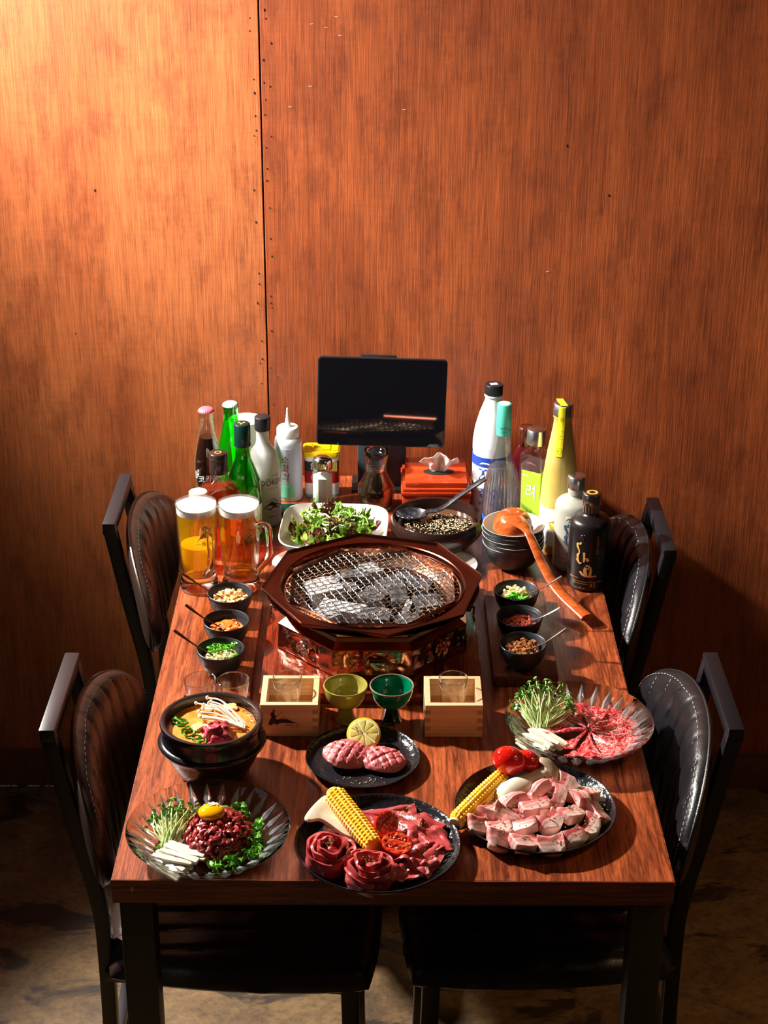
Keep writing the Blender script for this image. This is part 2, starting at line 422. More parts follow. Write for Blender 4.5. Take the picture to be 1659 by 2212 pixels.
M_GREENGLZ = pm('green_celadon', (.0, .19, .09), .1, col2=(.0, .11, .05), cs=40, coat=.7)
M_GREENGLZD = pm('dark_green_glaze', (.004, .035, .022), .12, coat=.7)
M_RIMGLZ = pm('brown_rim_glaze', (.30, .20, .13), .2)
M_YELLOW = pm('yellow_plastic', (.86, .58, .0), .3)
M_TEAL = pm('teal_foil', (.06, .40, .29), .4)
M_NAVY = pm('navy_print', (.012, .05, .30), .35)
M_BLUEBAND = pm('blue_band', (.01, .09, .55), .3)
M_LIME = pm('lime_label', (.36, .56, .04), .45)
M_LIMEDK = pm('green_print', (.13, .40, .02), .45)
M_YELSEAL = pm('yellow_seal', (.88, .78, .02), .45)
M_LEMONPR = pm('lemon_yellow_print', (.80, .58, .01), .4)
M_GOLD = pm('gold_print', (.80, .46, .14), .3, metal=.3)
M_BLUEPR = pm('slate_blue_print', (.035, .08, .15), .4)
M_LABELGR = pm('grey_violet_label', (.42, .43, .55), .4)
M_LABELMINT = pm('mint_label', (.20, .55, .42), .4)
M_REDPR = pm('red_print', (.42, .008, .008), .4)
M_BLKPR = pm('black_print', (.02, .02, .02), .5)
M_WHTPR = pm('white_print', (.85, .85, .85), .4)
M_PINKPR = pm('pink_print', (.72, .06, .14), .35)
M_ORANGEPR = pm('orange_print', (.85, .22, .02), .4)
M_GOLDPR = pm('olive_gold_print', (.42, .30, .05), .4)
M_CAPRED = pm('red_crown_cap', (.70, .12, .16), .4, metal=.2)
M_CAPGRN = pm('green_white_crown_cap', (.42, .60, .50), .4, metal=.2)
M_CAPDK = pm('dark_green_cap', (.006, .030, .024), .25, metal=.3)
M_CAPBRN = pm('dark_brown_cap', (.030, .016, .013), .22, metal=.2)
M_CORK = pm('pinkish_cork', (.70, .48, .38), .6)
M_HDPE = pm('milky_plastic', (.50, .52, .57), .38, sss=.3)
M_PAPER = pm('white_card', (.85, .84, .80), .7)
M_NAVYPL = pm('navy_plastic', (.008, .03, .11), .3)
M_NEON = pm('green_lettering', (.05, .75, .35), .4)
M_REDBEAD = pm('red_bead', (.60, .02, .012), .08, coat=.8)
M_SALT = pm('salt', (.82, .78, .70), .8, bs=600, bstr=.4)

# food
def red_meat(name, red, white, sc=60, wet=.5, lo=.55, hi=.66, second=None):
    m, nt, N, L, b = nodes(name)
    v = texco(N, L, (sc, sc * .55, sc)); n = noise_tex(N, L, v, 1, 7, .72, 1.6)
    r2 = second or tuple(x * .62 for x in red)
    base = mixc(N, L, noise_tex(N, L, texco(N, L, 18), 1, 3), red, r2)
    w_ = N.new('ShaderNodeValToRGB'); w_.color_ramp.elements[0].position = lo; w_.color_ramp.elements[1].position = hi; L.new(n, w_.inputs[0])
    base = mixc(N, L, w_.outputs[0], base, white); L.new(base, b.inputs['Base Color'])
    b.inputs['Roughness'].default_value = .32; b.inputs['Coat Weight'].default_value = wet; b.inputs['Coat Roughness'].default_value = .15
    b.inputs['Subsurface Weight'].default_value = .25; b.inputs['Subsurface Radius'].default_value = (1, .25, .15); b.inputs['Subsurface Scale'].default_value = .003
    bump(N, L, n, .5, .002, b); return m
def marbled():
    m, nt, N, L, b = nodes('marbled_beef')
    vo = N.new('ShaderNodeTexVoronoi'); vo.feature = 'DISTANCE_TO_EDGE'; vo.inputs['Scale'].default_value = 1
    v = texco(N, L, (95, 95, 95)); n0 = N.new('ShaderNodeTexNoise'); n0.inputs['Scale'].default_value = 1.2; n0.inputs['Detail'].default_value = 5; L.new(v, n0.inputs['Vector'])
    ad = N.new('ShaderNodeVectorMath'); ad.operation = 'MULTIPLY_ADD'; ad.inputs[1].default_value = (3, 3, 3); L.new(n0.outputs['Color'], ad.inputs[0]); L.new(v, ad.inputs[2]); L.new(ad.outputs[0], vo.inputs['Vector'])
    f1 = ramp(N, L, vo.outputs['Distance'], [(.0, (1, 1, 1)), (.12, (0, 0, 0))])
    n = noise_tex(N, L, texco(N, L, 40), 1, 6, .7); f2 = ramp(N, L, n, [(.36, (0, 0, 0)), (.52, (1, 1, 1))])
    fac = mixc(N, L, 1.0, f1, f2, 'MULTIPLY')
    red = mixc(N, L, noise_tex(N, L, texco(N, L, 25), 1, 4), (.62, .022, .028), (.42, .008, .014))
    base = mixc(N, L, fac, red, (.85, .50, .45)); L.new(base, b.inputs['Base Color'])
    b.inputs['Roughness'].default_value = .35; b.inputs['Coat Weight'].default_value = .3; b.inputs['Coat Roughness'].default_value = .2
    b.inputs['Subsurface Weight'].default_value = .2; b.inputs['Subsurface Scale'].default_value = .002
    bump(N, L, n, .4, .0015, b); return m
def pork():
    m, nt, N, L, b = nodes('pork_belly')
    tc = N.new('ShaderNodeTexCoord'); sp = N.new('ShaderNodeSeparateXYZ'); L.new(tc.outputs['Object'], sp.inputs[0])
    n = noise_tex(N, L, texco(N, L, (70, 50, 70)), 1, 5, .6)
    ma = N.new('ShaderNodeMath'); ma.operation = 'MULTIPLY_ADD'; ma.inputs[1].default_value = .012; L.new(n, ma.inputs[0]); L.new(sp.outputs['Y'], ma.inputs[2])
    mr = N.new('ShaderNodeMapRange'); mr.inputs['From Min'].default_value = -.008; mr.inputs['From Max'].default_value = .018; L.new(ma.outputs[0], mr.inputs['Value'])
    base = ramp(N, L, mr.outputs[0], [(.0, (.86, .66, .56)), (.34, (.88, .70, .62)), (.42, (.72, .28, .24)), (.55, (.86, .58, .52)), (.66, (.55, .06, .07)), (.85, (.72, .17, .17)), (1, (.84, .52, .46))])
    oi = N.new('ShaderNodeObjectInfo'); rr = N.new('ShaderNodeMapRange'); rr.inputs['To Max'].default_value = .55; L.new(oi.outputs['Random'], rr.inputs['Value'])
    base = mixc(N, L, rr.outputs[0], base, mixc(N, L, n, (.66, .16, .15), (.86, .50, .44)))
    L.new(base, b.inputs['Base Color']); b.inputs['Roughness'].default_value = .38; b.inputs['Coat Weight'].default_value = .25
    b.inputs['Subsurface Weight'].default_value = .35; b.inputs['Subsurface Radius'].default_value = (1, .4, .3); b.inputs['Subsurface Scale'].default_value = .003
    bump(N, L, n, .3, .0015, b); return m
M_BEEF = red_meat('raw_beef', (.60, .085, .085), (.86, .60, .54), 34, .12, .55, .64, (.40, .035, .040))
M_TARTARE = red_meat('seasoned_beef', (.44, .020, .024), (.60, .16, .11), 60, .8, .60, .74, (.26, .008, .012))
M_TONGUE = red_meat('tongue_meat', (.68, .17, .17), (.85, .50, .44), 90, .2, .54, .80, (.56, .10, .11))
M_MARBLED = marbled(); M_PORK = pork()
M_STEWBEEF = red_meat('shaved_beef', (.62, .03, .06), (.88, .55, .55), 55, .5, .52, .68)
M_YOLK = pm('egg_yolk', (.95, .42, .0), .08, coat=.8, sss=.4)
M_SESAME = pm('sesame', (.82, .62, .34), .5)
M_SESAMEW = pm('pale_sesame', (.90, .78, .56), .5)
M_PEAR = pm('pear_flesh', (.76, .72, .56), .3, sss=.4, bs=300, bstr=.35, bd=.001)
M_STEM = pm('pale_green_stem', (.66, .80, .36), .35, sss=.3)
M_SPROUT = pm('sprout_leaf', (.07, .25, .03), .35, col2=(.14, .38, .05), cs=120)
M_CRESS = pm('cress_leaf', (.07, .27, .02), .35, col2=(.20, .48, .05), cs=90)
M_CORN = pm('corn_kernel', (.95, .52, .015), .22, col2=(.98, .64, .06), cs=70, sss=.35, coat=.3)
M_COB = pm('corn_cob_end', (.80, .62, .30), .7)
M_KOM = pm('mushroom_flesh', (.80, .70, .54), .5, col2=(.70, .58, .42), cs=(50, 50, 50), sss=.3, bs=120, bstr=.3)
M_KOMCAP = pm('mushroom_cap', (.36, .24, .15), .5, col2=(.50, .36, .23), cs=60)
M_TOMATO = pm('tomato_skin', (.72, .012, .006), .07, coat=.7, sss=.2)
M_TOMFL = pm('tomato_flesh', (.80, .05, .02), .15, col2=(.90, .16, .05), cs=(110, 110, 110), lo=.45, hi=.62, sss=.3, coat=.6, bs=130, bstr=.5, bd=.003)
M_LEMON = pm('lemon_peel', (.86, .62, .02), .3, bs=300, bstr=.2)
M_LEMONFL = pm('lemon_flesh', (.88, .72, .20), .2, sss=.4, coat=.4, bs=200, bstr=.4)
M_PITH = pm('lemon_pith', (.90, .86, .66), .6)
M_HERB = pm('dried_herb', (.10, .16, .03), .7)
M_PEPPER = pm('pepper_specks', (.70, .58, .36), .6)
M_CHILI = pm('green_chilli', (.10, .42, .02), .18, coat=.5, sss=.2)
M_CHILIIN = pm('chilli_seed', (.80, .84, .45), .4)
M_GARLIC = pm('minced_garlic', (.86, .76, .40), .4, sss=.3, bs=250, bstr=.6, bd=.003)
M_REDSAUCE = pm('orange_red_sauce', (.72, .14, .02), .18, col2=(.82, .25, .05), cs=90, coat=.6, bs=120, bstr=.6, bd=.004)
M_DARKSAUCE = pm('dark_red_sauce', (.26, .020, .008), .16, col2=(.40, .05, .015), cs=110, coat=.7, bs=130, bstr=.7, bd=.005)
M_NUT = pm('chopped_nut', (.62, .30, .10), .35, col2=(.80, .52, .26), cs=110, coat=.3)
M_NUTDK = pm('dark_chopped_nut', (.26, .09, .03), .25, col2=(.42, .18, .06), cs=110, coat=.6)
M_BROTH = pm('orange_broth', (.74, .20, .022), .16, col2=(.80, .30, .05), cs=(45, 45, 45), coat=.6, bs=60, bstr=.3, bd=.003)
M_BROTHDK = pm('dark_clear_broth', (.10, .045, .022), .05, coat=.5)
M_SEAWEED = pm('black_seaweed', (.008, .008, .008), .1, coat=.8)
M_ENOKI = pm('enoki_flesh', (.92, .86, .72), .35, sss=.3)
M_ONION = pm('onion_slice', (.88, .86, .78), .25, sss=.3)
def lettuce():
    m, nt, N, L, b = nodes('lettuce_leaf')
    oi = N.new('ShaderNodeObjectInfo'); n = noise_tex(N, L, texco(N, L, 55), 1, 4, .6)
    g = ramp(N, L, n, [(.35, (.07, .22, .012)), (.55, (.26, .44, .04)), (.75, (.55, .64, .18))])
    p = ramp(N, L, n, [(.35, (.09, .022, .018)), (.6, (.20, .06, .035)), (.75, (.26, .24, .05))])
    th = N.new('ShaderNodeMath'); th.operation = 'GREATER_THAN'; th.inputs[1].default_value = .62; L.new(oi.outputs['Random'], th.inputs[0])
    L.new(mixc(N, L, th.outputs[0], g, p), b.inputs['Base Color']); b.inputs['Roughness'].default_value = .25
    b.inputs['Coat Weight'].default_value = .4; b.inputs['Subsurface Weight'].default_value = .15; b.inputs['Subsurface Scale'].default_value = .002
    bump(N, L, n, .5, .002, b); return m
M_LETTUCE = lettuce()

# ------------------------------------------------------------------ lettering
_tx = {}
def glyphs(s):
    if s not in _tx:
        c = bpy.data.curves.new('lettering_source', 'FONT'); c.body = s; c.resolution_u = 3; c.align_x = 'CENTER'; c.align_y = 'CENTER'
        o = bpy.data.objects.new('lettering_source', c); COL.objects.link(o)
        bpy.context.view_layer.update()
        e = o.evaluated_get(bpy.context.evaluated_depsgraph_get()); me = e.to_mesh()
        _tx[s] = ([v.co.copy() for v in me.vertices], [list(p.vertices) for p in me.polygons]); e.to_mesh_clear()
        bpy.data.objects.remove(o); bpy.data.curves.remove(c)
    return _tx[s]
def text_round(parent, s, size, mat, rf, ang, z, sx=1.0, slant=0, off=.0009, name='lettering', rot=0):
    v, f = glyphs(s); out = []
    if not callable(rf): r0 = rf; rf = lambda q: r0
    for p in v:
        x = p.x * size * sx + slant * p.y * size; y = p.y * size
        if rot: x, y = x * cos(rot) - y * sin(rot), x * sin(rot) + y * cos(rot)
        a = radians(ang) + x / max(rf(z), 1e-4); r = rf(z + y) + off
        out.append((r * cos(a), r * sin(a), z + y))
    o = MB().add((out, f)); 
    me = bpy.data.meshes.new(name); me.from_pydata([tuple(q) for q in o.v], [], o.f); me.materials.append(mat)
    ob = bpy.data.objects.new(name, me); COL.objects.link(ob); ob.parent = parent; return ob
def text_flat(parent, s, size, mat, M, sx=1.0, slant=0, name='lettering'):
    v, f = glyphs(s)
    me = bpy.data.meshes.new(name); me.from_pydata([tuple(M @ Vector((p.x * size * sx + slant * p.y * size, p.y * size, 0))) for p in v], [], f); me.materials.append(mat)
    ob = bpy.data.objects.new(name, me); COL.objects.link(ob); ob.parent = parent; return ob
def stroke_round(strokes, rf, ang, off=.0009):
    """brush strokes [(points (x,z), widths)] wrapped on a bottle, as thin ribbons"""
    mb = MB()
    for pts, wd in strokes:
        P = bez([(x, z, 0) for x, z in pts], 5); n = len(P); v = []; f = []
        for i, p in enumerate(P):
            t = (P[min(i + 1, n - 1)] - P[max(i - 1, 0)]).normalized(); q = Vector((-t.y, t.x, 0))
            k = i / (n - 1) * (len(wd) - 1); a = int(min(k, len(wd) - 2)) if len(wd) > 1 else 0
            ww = wd[a] + (wd[min(a + 1, len(wd) - 1)] - wd[a]) * (k - a)
            for s in (-1, 1):
                u = p + q * s * ww / 2; r = rf(u.y) + off
                an = radians(ang) + u.x / rf(u.y); v.append((r * cos(an), r * sin(an), u.y))
        for i in range(n - 1): f.append([2 * i, 2 * i + 1, 2 * i + 3, 2 * i + 2])
        mb.add((v, f))
    return mb
def prof_r(prof):
    pr = [(r, z) for r, z in prof if r > 0]
    def g(z):
        for (r0, z0), (r1, z1) in zip(pr[:-1], pr[1:]):
            if min(z0, z1) <= z <= max(z0, z1) and abs(z1 - z0) > 1e-9: return r0 + (r1 - r0) * (z - z0) / (z1 - z0)
        return pr[-1][0] if z > pr[-1][1] else pr[0][0]
    return g
TT = 0.75   # height of the table top

# ------------------------------------------------------------------ structure
WY = 1.34
wall = tag(part('wall_back', box2(-2.6, 2.6, WY + .014, WY + .10, 0, 2.8), pm('dark_batten', (.03, .012, .006), .8), None, smooth=False), kind='structure')
for x0, x1, mm in ((-2.6, -1.4666, M_PLY_R), (-1.4634, -.2462, M_PLY_L), (-.2434, .9754, M_PLY_R), (.9786, 2.6, M_PLY_L)):
    part('panel', box2(x0, x1, WY, WY + .0125, .0, 2.8), mm, wall, smooth=True, bev=.0008, seg=1)
HOLES = [(-0.261, 1.654), (-0.262, 1.631), (-0.257, 1.544), (-0.256, 1.519), (-0.256, 1.477), (-0.255, 1.45), (-0.259, 1.44), (-0.262, 1.337), (-0.26, 1.275), (-0.257, 1.174), (-0.257, 1.153), (-0.261, 1.114), (-0.255, 1.036), (-0.255, 0.999), (-0.259, 0.99), (-0.257, 0.947), (-0.234, 1.668), (-0.232, 1.653), (-0.223, 1.609), (-0.238, 1.579), (-0.238, 1.538), (-0.227, 1.531), (-0.236, 1.507), (-0.238, 1.479), (-0.227, 1.439), (-0.237, 1.418), (-0.236, 1.378), (-0.237, 1.355), (-0.233, 1.303), (-0.233, 1.243), (-0.231, 1.208), (-0.235, 1.128), (-0.235, 1.114), (-0.233, 1.105), (-0.235, 1.057), (-0.239, 0.98), (-0.225, 0.961), (-0.235, 0.902), (-.563, 1.335), (.326, 1.424), (-.62, 1.05), (.41, 1.33)]
mb = MB(); rnd = random.Random(4)
for x, z in HOLES:
    mb.add(lathe([(0, 0), (.0011 + rnd.random() * .0006, 0), (.0009, .0012), (0, .0012)], 8), T(x, WY - .0006, z) @ RX(-pi / 2) @ S(1, 1 + rnd.random(), 1))
tag(mb.build('nail_hole', M_INK, wall), kind='stuff')
mb = MB()
for x, z in [(-0.149, 1.644), (-0.123, 1.638), (-0.104, 1.657), (-0.098, 1.624), (-0.153, 1.532), (-0.191, 1.494), (.02, 1.49), (.30, 1.18)]:
    mb.add(box(.006, .0008, .0009), T(x, WY - .0003, z) @ RY(rnd.uniform(-.15, .15)))
tag(mb.build('staple', pm('pale_staple', (.75, .55, .38), .4), wall, smooth=False), kind='stuff')
floor = tag(part('floor', box2(-2.6, 2.6, -3.2, WY + .1, -.1, 0), M_FLOOR, None, smooth=False), kind='structure')
sk = tag(part('baseboard_back', box2(-2.6, 2.6, WY - .012, WY - .0005, .0005, .086), M_SKIRT, None, bev=.0015), kind='structure')
part('capping', box2(-2.6, 2.6, WY - .014, WY - .0005, .086, .090), pm('skirting_cap', (.16, .055, .025), .35), sk, smooth=False)
mb = MB(); rnd = random.Random(8)
for x in [i * .012 for i in range(-95, 20)]:
    if rnd.random() < .75: mb.add(blob(.006 + rnd.random() * .006, .003, .0015, .4, 2, rnd.random() * 9, 1), T(x, WY - .0150, .0012))
tag(mb.build('plaster_crumbs', pm('plaster_crumbs', (.72, .68, .60), .9), floor), kind='stuff')

# ------------------------------------------------------------------ table
tb = thing('dining_table', 'large walnut brown dining table with square black steel legs, pushed against wooden wall', 'table', (0, 0, 0))
TY0, TY1 = 0.0, 1.335
top = part('tabletop', box2(-.3735, .3735, TY0 + .0015, TY1, .7125, .75), M_TABLE, tb, bev=.0006, seg=1)
part('edge_band', box2(-.375, .375, TY0, TY0 + .0015, .7125, .7497), M_EDGE, tb, smooth=False)
part('edge_band', box2(-.375, -.3735, TY0 + .0015, TY1, .7125, .7497), M_EDGE, tb, smooth=False)
part('edge_band', box2(.3735, .375, TY0 + .0015, TY1, .7125, .7497), M_EDGE, tb, smooth=False)
part('edge_chip', blob(.0022, .0006, .0045, .3, 2, 3, 2), pm('raw_chip', (.62, .36, .22), .8), tb, T(-.3475, TY0 - .0001, .735))
for x in (-.3475, .3475):
    for y in (.042, 1.285):
        part('leg', box(.045, .045, .7115, (x, y, .7115 / 2 + .0005)), M_TABLEFR, tb, bev=.002)
part('apron', box2(-.3245, .3245, .028, .056, .688, .712), M_TABLEFR, tb, bev=.001)
part('apron', box2(-.3245, .3245, 1.27, 1.30, .688, .712), M_TABLEFR, tb, bev=.001)
for x in (-.3475, .3475): part('apron', box2(x - .015, x + .015, .066, 1.262, .688, .712), M_TABLEFR, tb, bev=.001)

# ------------------------------------------------------------------ chairs (local +x looks to the table)
def squircle(u, v):
    x, y = 2 * u - 1, 2 * v - 1
    return x * sqrt(max(0, 1 - y * y / 2)), y * sqrt(max(0, 1 - x * x / 2))
SPL = [-.165, -.118, -.071, -.024, .024, .071, .118, .165]
def pad_curve(s, t):      # s along the width (y), t up; returns centre point of the pad and its forward direction
    q = s / .228
    x = -.222 + .042 * q * q - .13 * t
    return Vector((x, s, .705 + t))
def make_chair(label, leather, thread, loc, rz):
    c = thing('dining_chair', label, 'chair', loc, rz, None)
    pw, ph = .228, .124
    def st(u, v):
        a, b = squircle(u, v); return a * pw, b * ph * (1 - .10 * abs(a) ** 3)
    def front(u, v):
        s, t = st(u, v); a, b = squircle(u, v); r = min(1, sqrt(a * a + b * b)); p = pad_curve(s, t)
        h = .030 * sqrt(max(0, 1 - r ** 5))
        g = sum(exp(-((s + .25 * t * (1 if s > 0 else -1) * 0 - k) / .0035) ** 2) for k in SPL)
        h -= .0075 * g * max(0, 1 - r ** 6) ; h += .0035 * noise.noise(Vector((s * 22, t * 16, 1)))
        return p + Vector((max(h, 0), 0, 0))
    def back(u, v):
        s, t = st(u, v); a, b = squircle(u, v); r = min(1, sqrt(a * a + b * b))
        return pad_curve(s, t) - Vector((.011 * sqrt(max(0, 1 - r ** 6)), 0, 0))
    bp = part('backrest', shell(front, back, 72, 30), leather, c, angle=70)
    # seam and stitching
    ring = []; 
    for k in range(72):
        a = 2 * pi * k / 72; u, v = cos(a), sin(a)
        m = max(abs(u), abs(v)); ring.append((u, v))
    pts = []
    for (u, v) in ring:
        p = pad_curve(u * pw * 1.0, v * ph * (1 - .10 * abs(u) ** 3)); pts.append(p)
    part('piping', tube(pts, .0022, 6, closed=True), leather, bp)
    mb = MB()
    def on_front(s, t):
        # distance from the pad centre in the unit disc
        a = s / pw; b = t / ph; r = min(1, sqrt(a * a + b * b)); h = .030 * sqrt(max(0, 1 - r ** 5))
        return pad_curve(s, t) + Vector((max(h - .0072 * max(0, 1 - r ** 6), 0) + .0012 + .0035 * noise.noise(Vector((s * 22, t * 16, 1))), 0, 0))
    for k in SPL:
        tm = ph * sqrt(max(0, 1 - (k / pw) ** 2)) * .93; n = int(2 * tm / .0085)
        for i in range(n):
            t0 = -tm + i * .0085; mb.add(tube([on_front(k, t0), on_front(k, t0 + .0048)], .00055, 4))
    for k in range(110):
        a0 = 2 * pi * k / 110; a1 = a0 + .032
        q = lambda a: pad_curve(cos(a) * pw * .955, sin(a) * ph * .94) + Vector((.030 * sqrt(1 - .95 ** 5) + .0012 + .0035 * noise.noise(Vector((cos(a) * pw * 22, sin(a) * ph * 16, 1))), 0, 0))
        mb.add(tube([q(a0), q(a1)], .00055, 4))
    tag(mb.build('stitching', thread, bp), kind='stuff')
    # steel frame
    for y in (-.10, .10):
        P = [(-.262, y, .838), (-.238, y, .70), (-.210, y, .55), (-.205, y, .45), (-.208, y, .25), (-.222, y, .004)]
        part('back_post', tube(bez(P, 6), .0115, 4, square=True), M_FRAME, c, bev=.003)
    part('top_rail', tube([(-.2625, -.1115, .8395), (-.2625, .1115, .8395)], .0115, 4, square=True), M_FRAME, c, bev=.003)
    for y in (-.10, .10):
        part('bracket', tube([(-.236, y, .71), (-.219, y, .71)], .010, 8), M_FRAME, c)
        part('bracket', tube([(-.226, y, .63), (-.206, y, .63)], .010, 8), M_FRAME, c)
    for y in (-.135, .135):
        part('front_leg', tube([(.165, y, .436), (.175, y, .004)], .0135, 4, square=True), M_FRAME, c, bev=.003)
        part('side_rail', tube([(-.205, y * .80, .418), (.168, y, .418)], .011, 4, square=True), M_FRAME, c, bev=.002)
    part('cross_rail', tube([(.166, -.135, .418), (.166, .135, .418)], .011, 4, square=True), M_FRAME, c, bev=.002)
    part('stretcher', tube([(-.208, -.10, .24), (-.208, .10, .24)], .009, 4, square=True), M_FRAME, c, bev=.002)
    def sf(top):
        def g(u, v):
            a, b = 2 * u - 1, 2 * v - 1; e = .35
            x, y = a * sqrt(1 - e * b * b / 2), b * sqrt(1 - e * a * a / 2)
            r = max(abs(a), abs(b)); h = (1 - r ** 8)
            y2 = y * (.184 + .014 * x)
            z = .446 + (.038 * sqrt(max(0, h)) if top else -.016 * sqrt(max(0, h)))
            if top:
                gr = sum(exp(-((y2 - k) / .004) ** 2) for k in (-.13, -.085, -.04, .005, .05, .095, .14)); z -= .006 * gr * h
                z += .004 * noise.noise(Vector((x * 6, y2 * 14, 3)))
            return Vector((.002 + x * .212, y2, z))
        return g
    st_ = part('seat', shell(sf(True), sf(False), 30, 60), leather, c, angle=70)
    return c
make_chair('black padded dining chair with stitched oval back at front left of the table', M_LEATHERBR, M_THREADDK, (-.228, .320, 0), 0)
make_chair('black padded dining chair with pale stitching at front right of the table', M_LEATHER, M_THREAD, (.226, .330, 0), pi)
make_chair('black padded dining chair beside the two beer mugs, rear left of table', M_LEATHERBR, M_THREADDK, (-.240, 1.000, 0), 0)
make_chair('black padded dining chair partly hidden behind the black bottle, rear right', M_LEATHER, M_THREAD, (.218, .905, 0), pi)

# ------------------------------------------------------------------ boards and grill
def board(label, x0, x1, y0, y1, z1, mat, cat='board'):
    t = tag(part('serving_board', box2(x0, x1, y0, y1, TT + .0003, z1), mat, None, bev=.0012), label, cat); return t
board('red-brown lacquered board under the copper grill', -.208, .143, .4475, .845, .770, M_BOARD)
board('reddish serving board carrying three sauce bowls on the left', -.325, -.222, .4425, .770, .768, M_BOARDL)
board('dark brown serving board carrying three sauce bowls on the right', .161, .265, .503, .795, .770, M_BOARDR)

GX, GY = -.032, .655
gr = thing('charcoal_grill', 'octagonal hammered copper table grill with brown copper tray rim', 'grill', (GX, GY, .7703))
def octa(r, rot=22.5): return [(r * cos(radians(rot + 45 * k)), r * sin(radians(rot + 45 * k))) for k in range(8)]
OB = octa(.168); OBT = octa(.164)
for k in range(8):
    a, b = Vector((*OB[k], .002)), Vector((*OB[(k + 1) % 8], .002)); c_, d_ = Vector((*OBT[k], .043)), Vector((*OBT[(k + 1) % 8], .043))
    nrm = ((a + b) / 2).normalized(); nrm.z = 0; nrm.normalize()
    def pf(off, ham):
        def g(u, v):
            p = (a * (1 - u) + b * u) * (1 - v) + (c_ * (1 - u) + d_ * u) * v
            e = min(1, 8 * min(u, 1 - u)) * min(1, 5 * min(v, 1 - v))
            q = Vector((u * 6 + k * 13, v * 2.3, k)); n_ = noise.noise(q * 1.15) + .45 * noise.noise(q * 2.3)
            return p + nrm * (off + (ham * e * n_ if ham else 0))
        return g
    part('hammered_panel', shell(pf(0, .0042), pf(-.003, 0), 44, 18), M_COPPER, gr, angle=80)
mb = MB()
def octring(r0, z0, r1, z1, rot=22.5):
    o0, o1 = octa(r0, rot), octa(r1, rot); return [(x, y, z0) for x, y in o0] + [(x, y, z1) for x, y in o1], [[i, (i + 1) % 8, (i + 1) % 8 + 8, i + 8] for i in range(8)]
for a, b in (((.165, .043), (.165, .0455)), ((.165, .0455), (.152, .054)), ((.152, .054), (.150, .060)), ((.150, .060), (.147, .060)), ((.147, .060), (.145, .084))):
    mb.add(octring(a[0], a[1], b[0], b[1]))
mb.build('shoulder', M_COPPERSH, gr, smooth=False)
part('foot_ring', plate_shape(octa(.160), 0, .004), M_SOOT, gr)
# tray: octagon outside, round opening inside
mb = MB(); n = 96; ROT = 7.5
def octr(th, R):
    a = (math.degrees(th) - ROT) % 45 - 22.5; return R * cos(radians(22.5)) / cos(radians(a))
rows = []
spec = [('o', .180, .082), ('o', .183, .084), ('o', .1845, .0895), ('o', .1835, .0905), ('o', .1815, .0895), ('o', .1800, .0865), ('c', .1535, .0845), ('c', .1520, .0865), ('c', .1505, .0850), ('c', .1490, .0740), ('c', .1400, .0725), ('c', .1230, .058), ('c', .1160, .0605), ('c', .1120, .0585), ('c', .1080, .030), ('c', .085, .018)]
v = []; f = []
for (k, r, z) in spec:
    for i in range(n):
        th = 2 * pi * i / n + radians(ROT); rr = octr(th, r) if k == 'o' else r
        v.append((rr * cos(th), rr * sin(th), z))
def ringfaces(a, b): return [[a * n + i, a * n + (i + 1) % n, b * n + (i + 1) % n, b * n + i] for i in range(n)]
for a in range(9): f += ringfaces(a, a + 1)
mb.add((v[:10 * n], f)); tray = mb.build('tray_rim', M_COPPERDK, gr, angle=30)
f2 = []
for a in range(9, len(spec) - 1): f2 += ringfaces(a, a + 1)
cen = len(v); v2 = v + [(0, 0, .016)]; f2 += [[(len(spec) - 1) * n + i, (len(spec) - 1) * n + (i + 1) % n, cen] for i in range(n)]
used = sorted({q for fc in f2 for q in fc}); mp_ = {q: i for i, q in enumerate(used)}
part('fire_bowl', ([v2[q] for q in used], [[mp_[q] for q in fc] for fc in f2]), pm('hot_steel', (.16, .085, .055), .4, metal=1, col2=(.06, .045, .04), cs=30), gr, angle=50)
v3, f3 = lathe([(.142, .0715), (.1515, .0725), (.165, .0815), (.176, .0822)], 96); part('tray_underside', (v3, f3), M_COPPERDK, gr)
for ang in (-135, -45, 135, 45):   # medallions on the slanting sides
    M = T(.1565 * cos(radians(ang)), .1565 * sin(radians(ang)), .024) @ RZ(radians(ang)) @ RY(pi / 2)
    md = part('medallion', lathe([(0, 0), (.0135, 0), (.0145, .002), (.0135, .0035), (.0125, .0028), (0, .0028)], 28), M_COPPER if ang in (-45, 45) else M_CHROME, gr, M)
    mb = MB(); rnd = random.Random(ang)
    for q in range(34):
        a = rnd.uniform(0, 2 * pi); r = .0118 * sqrt(rnd.random()); b_ = rnd.uniform(0, pi)
        mb.add(tube([(-.0016, 0, 0), (0, .0009, .0007), (.0016, 0, 0)], .00055, 5), M @ T(r * cos(a), r * sin(a), .0030) @ RZ(b_))
    tag(mb.build('filigree', M_CHROME if ang != -45 else M_COPPER, md), kind='stuff')
for sx, ang in ((-1, 180), (1, 0)):   # lion heads with rings
    M = T(sx * .158, .0, .040) @ RZ(radians(ang))
    mb = MB().add(blob(.006, .008, .009, .3, 2.2, 3, 3), M @ T(.003, 0, .006))
    for k in range(7):
        a = 2 * pi * k / 7; mb.add(blob(.0035, .0035, .0035, .2, 2, k, 2), M @ T(.002, .0085 * cos(a), .007 + .0095 * sin(a)))
    mb.add(blob(.004, .003, .003, .1, 2, 1, 2), M @ T(.009, 0, .003))
    hd = mb.build('lion_head', M_CHROME if sx < 0 else M_STEELBRZ, gr)
    part('ring_pull', tube([M @ Vector((.009 + .001, .010 * cos(t), -.012 + .013 * sin(t))) for t in [2 * pi * i / 24 for i in range(24)]], .0014, 6, closed=True), M_CHROME if sx < 0 else M_STEELBRZ, hd)
part('vent_slot', box(.021, .0012, .003, (.006, -.1566, .027)), M_INK, gr)
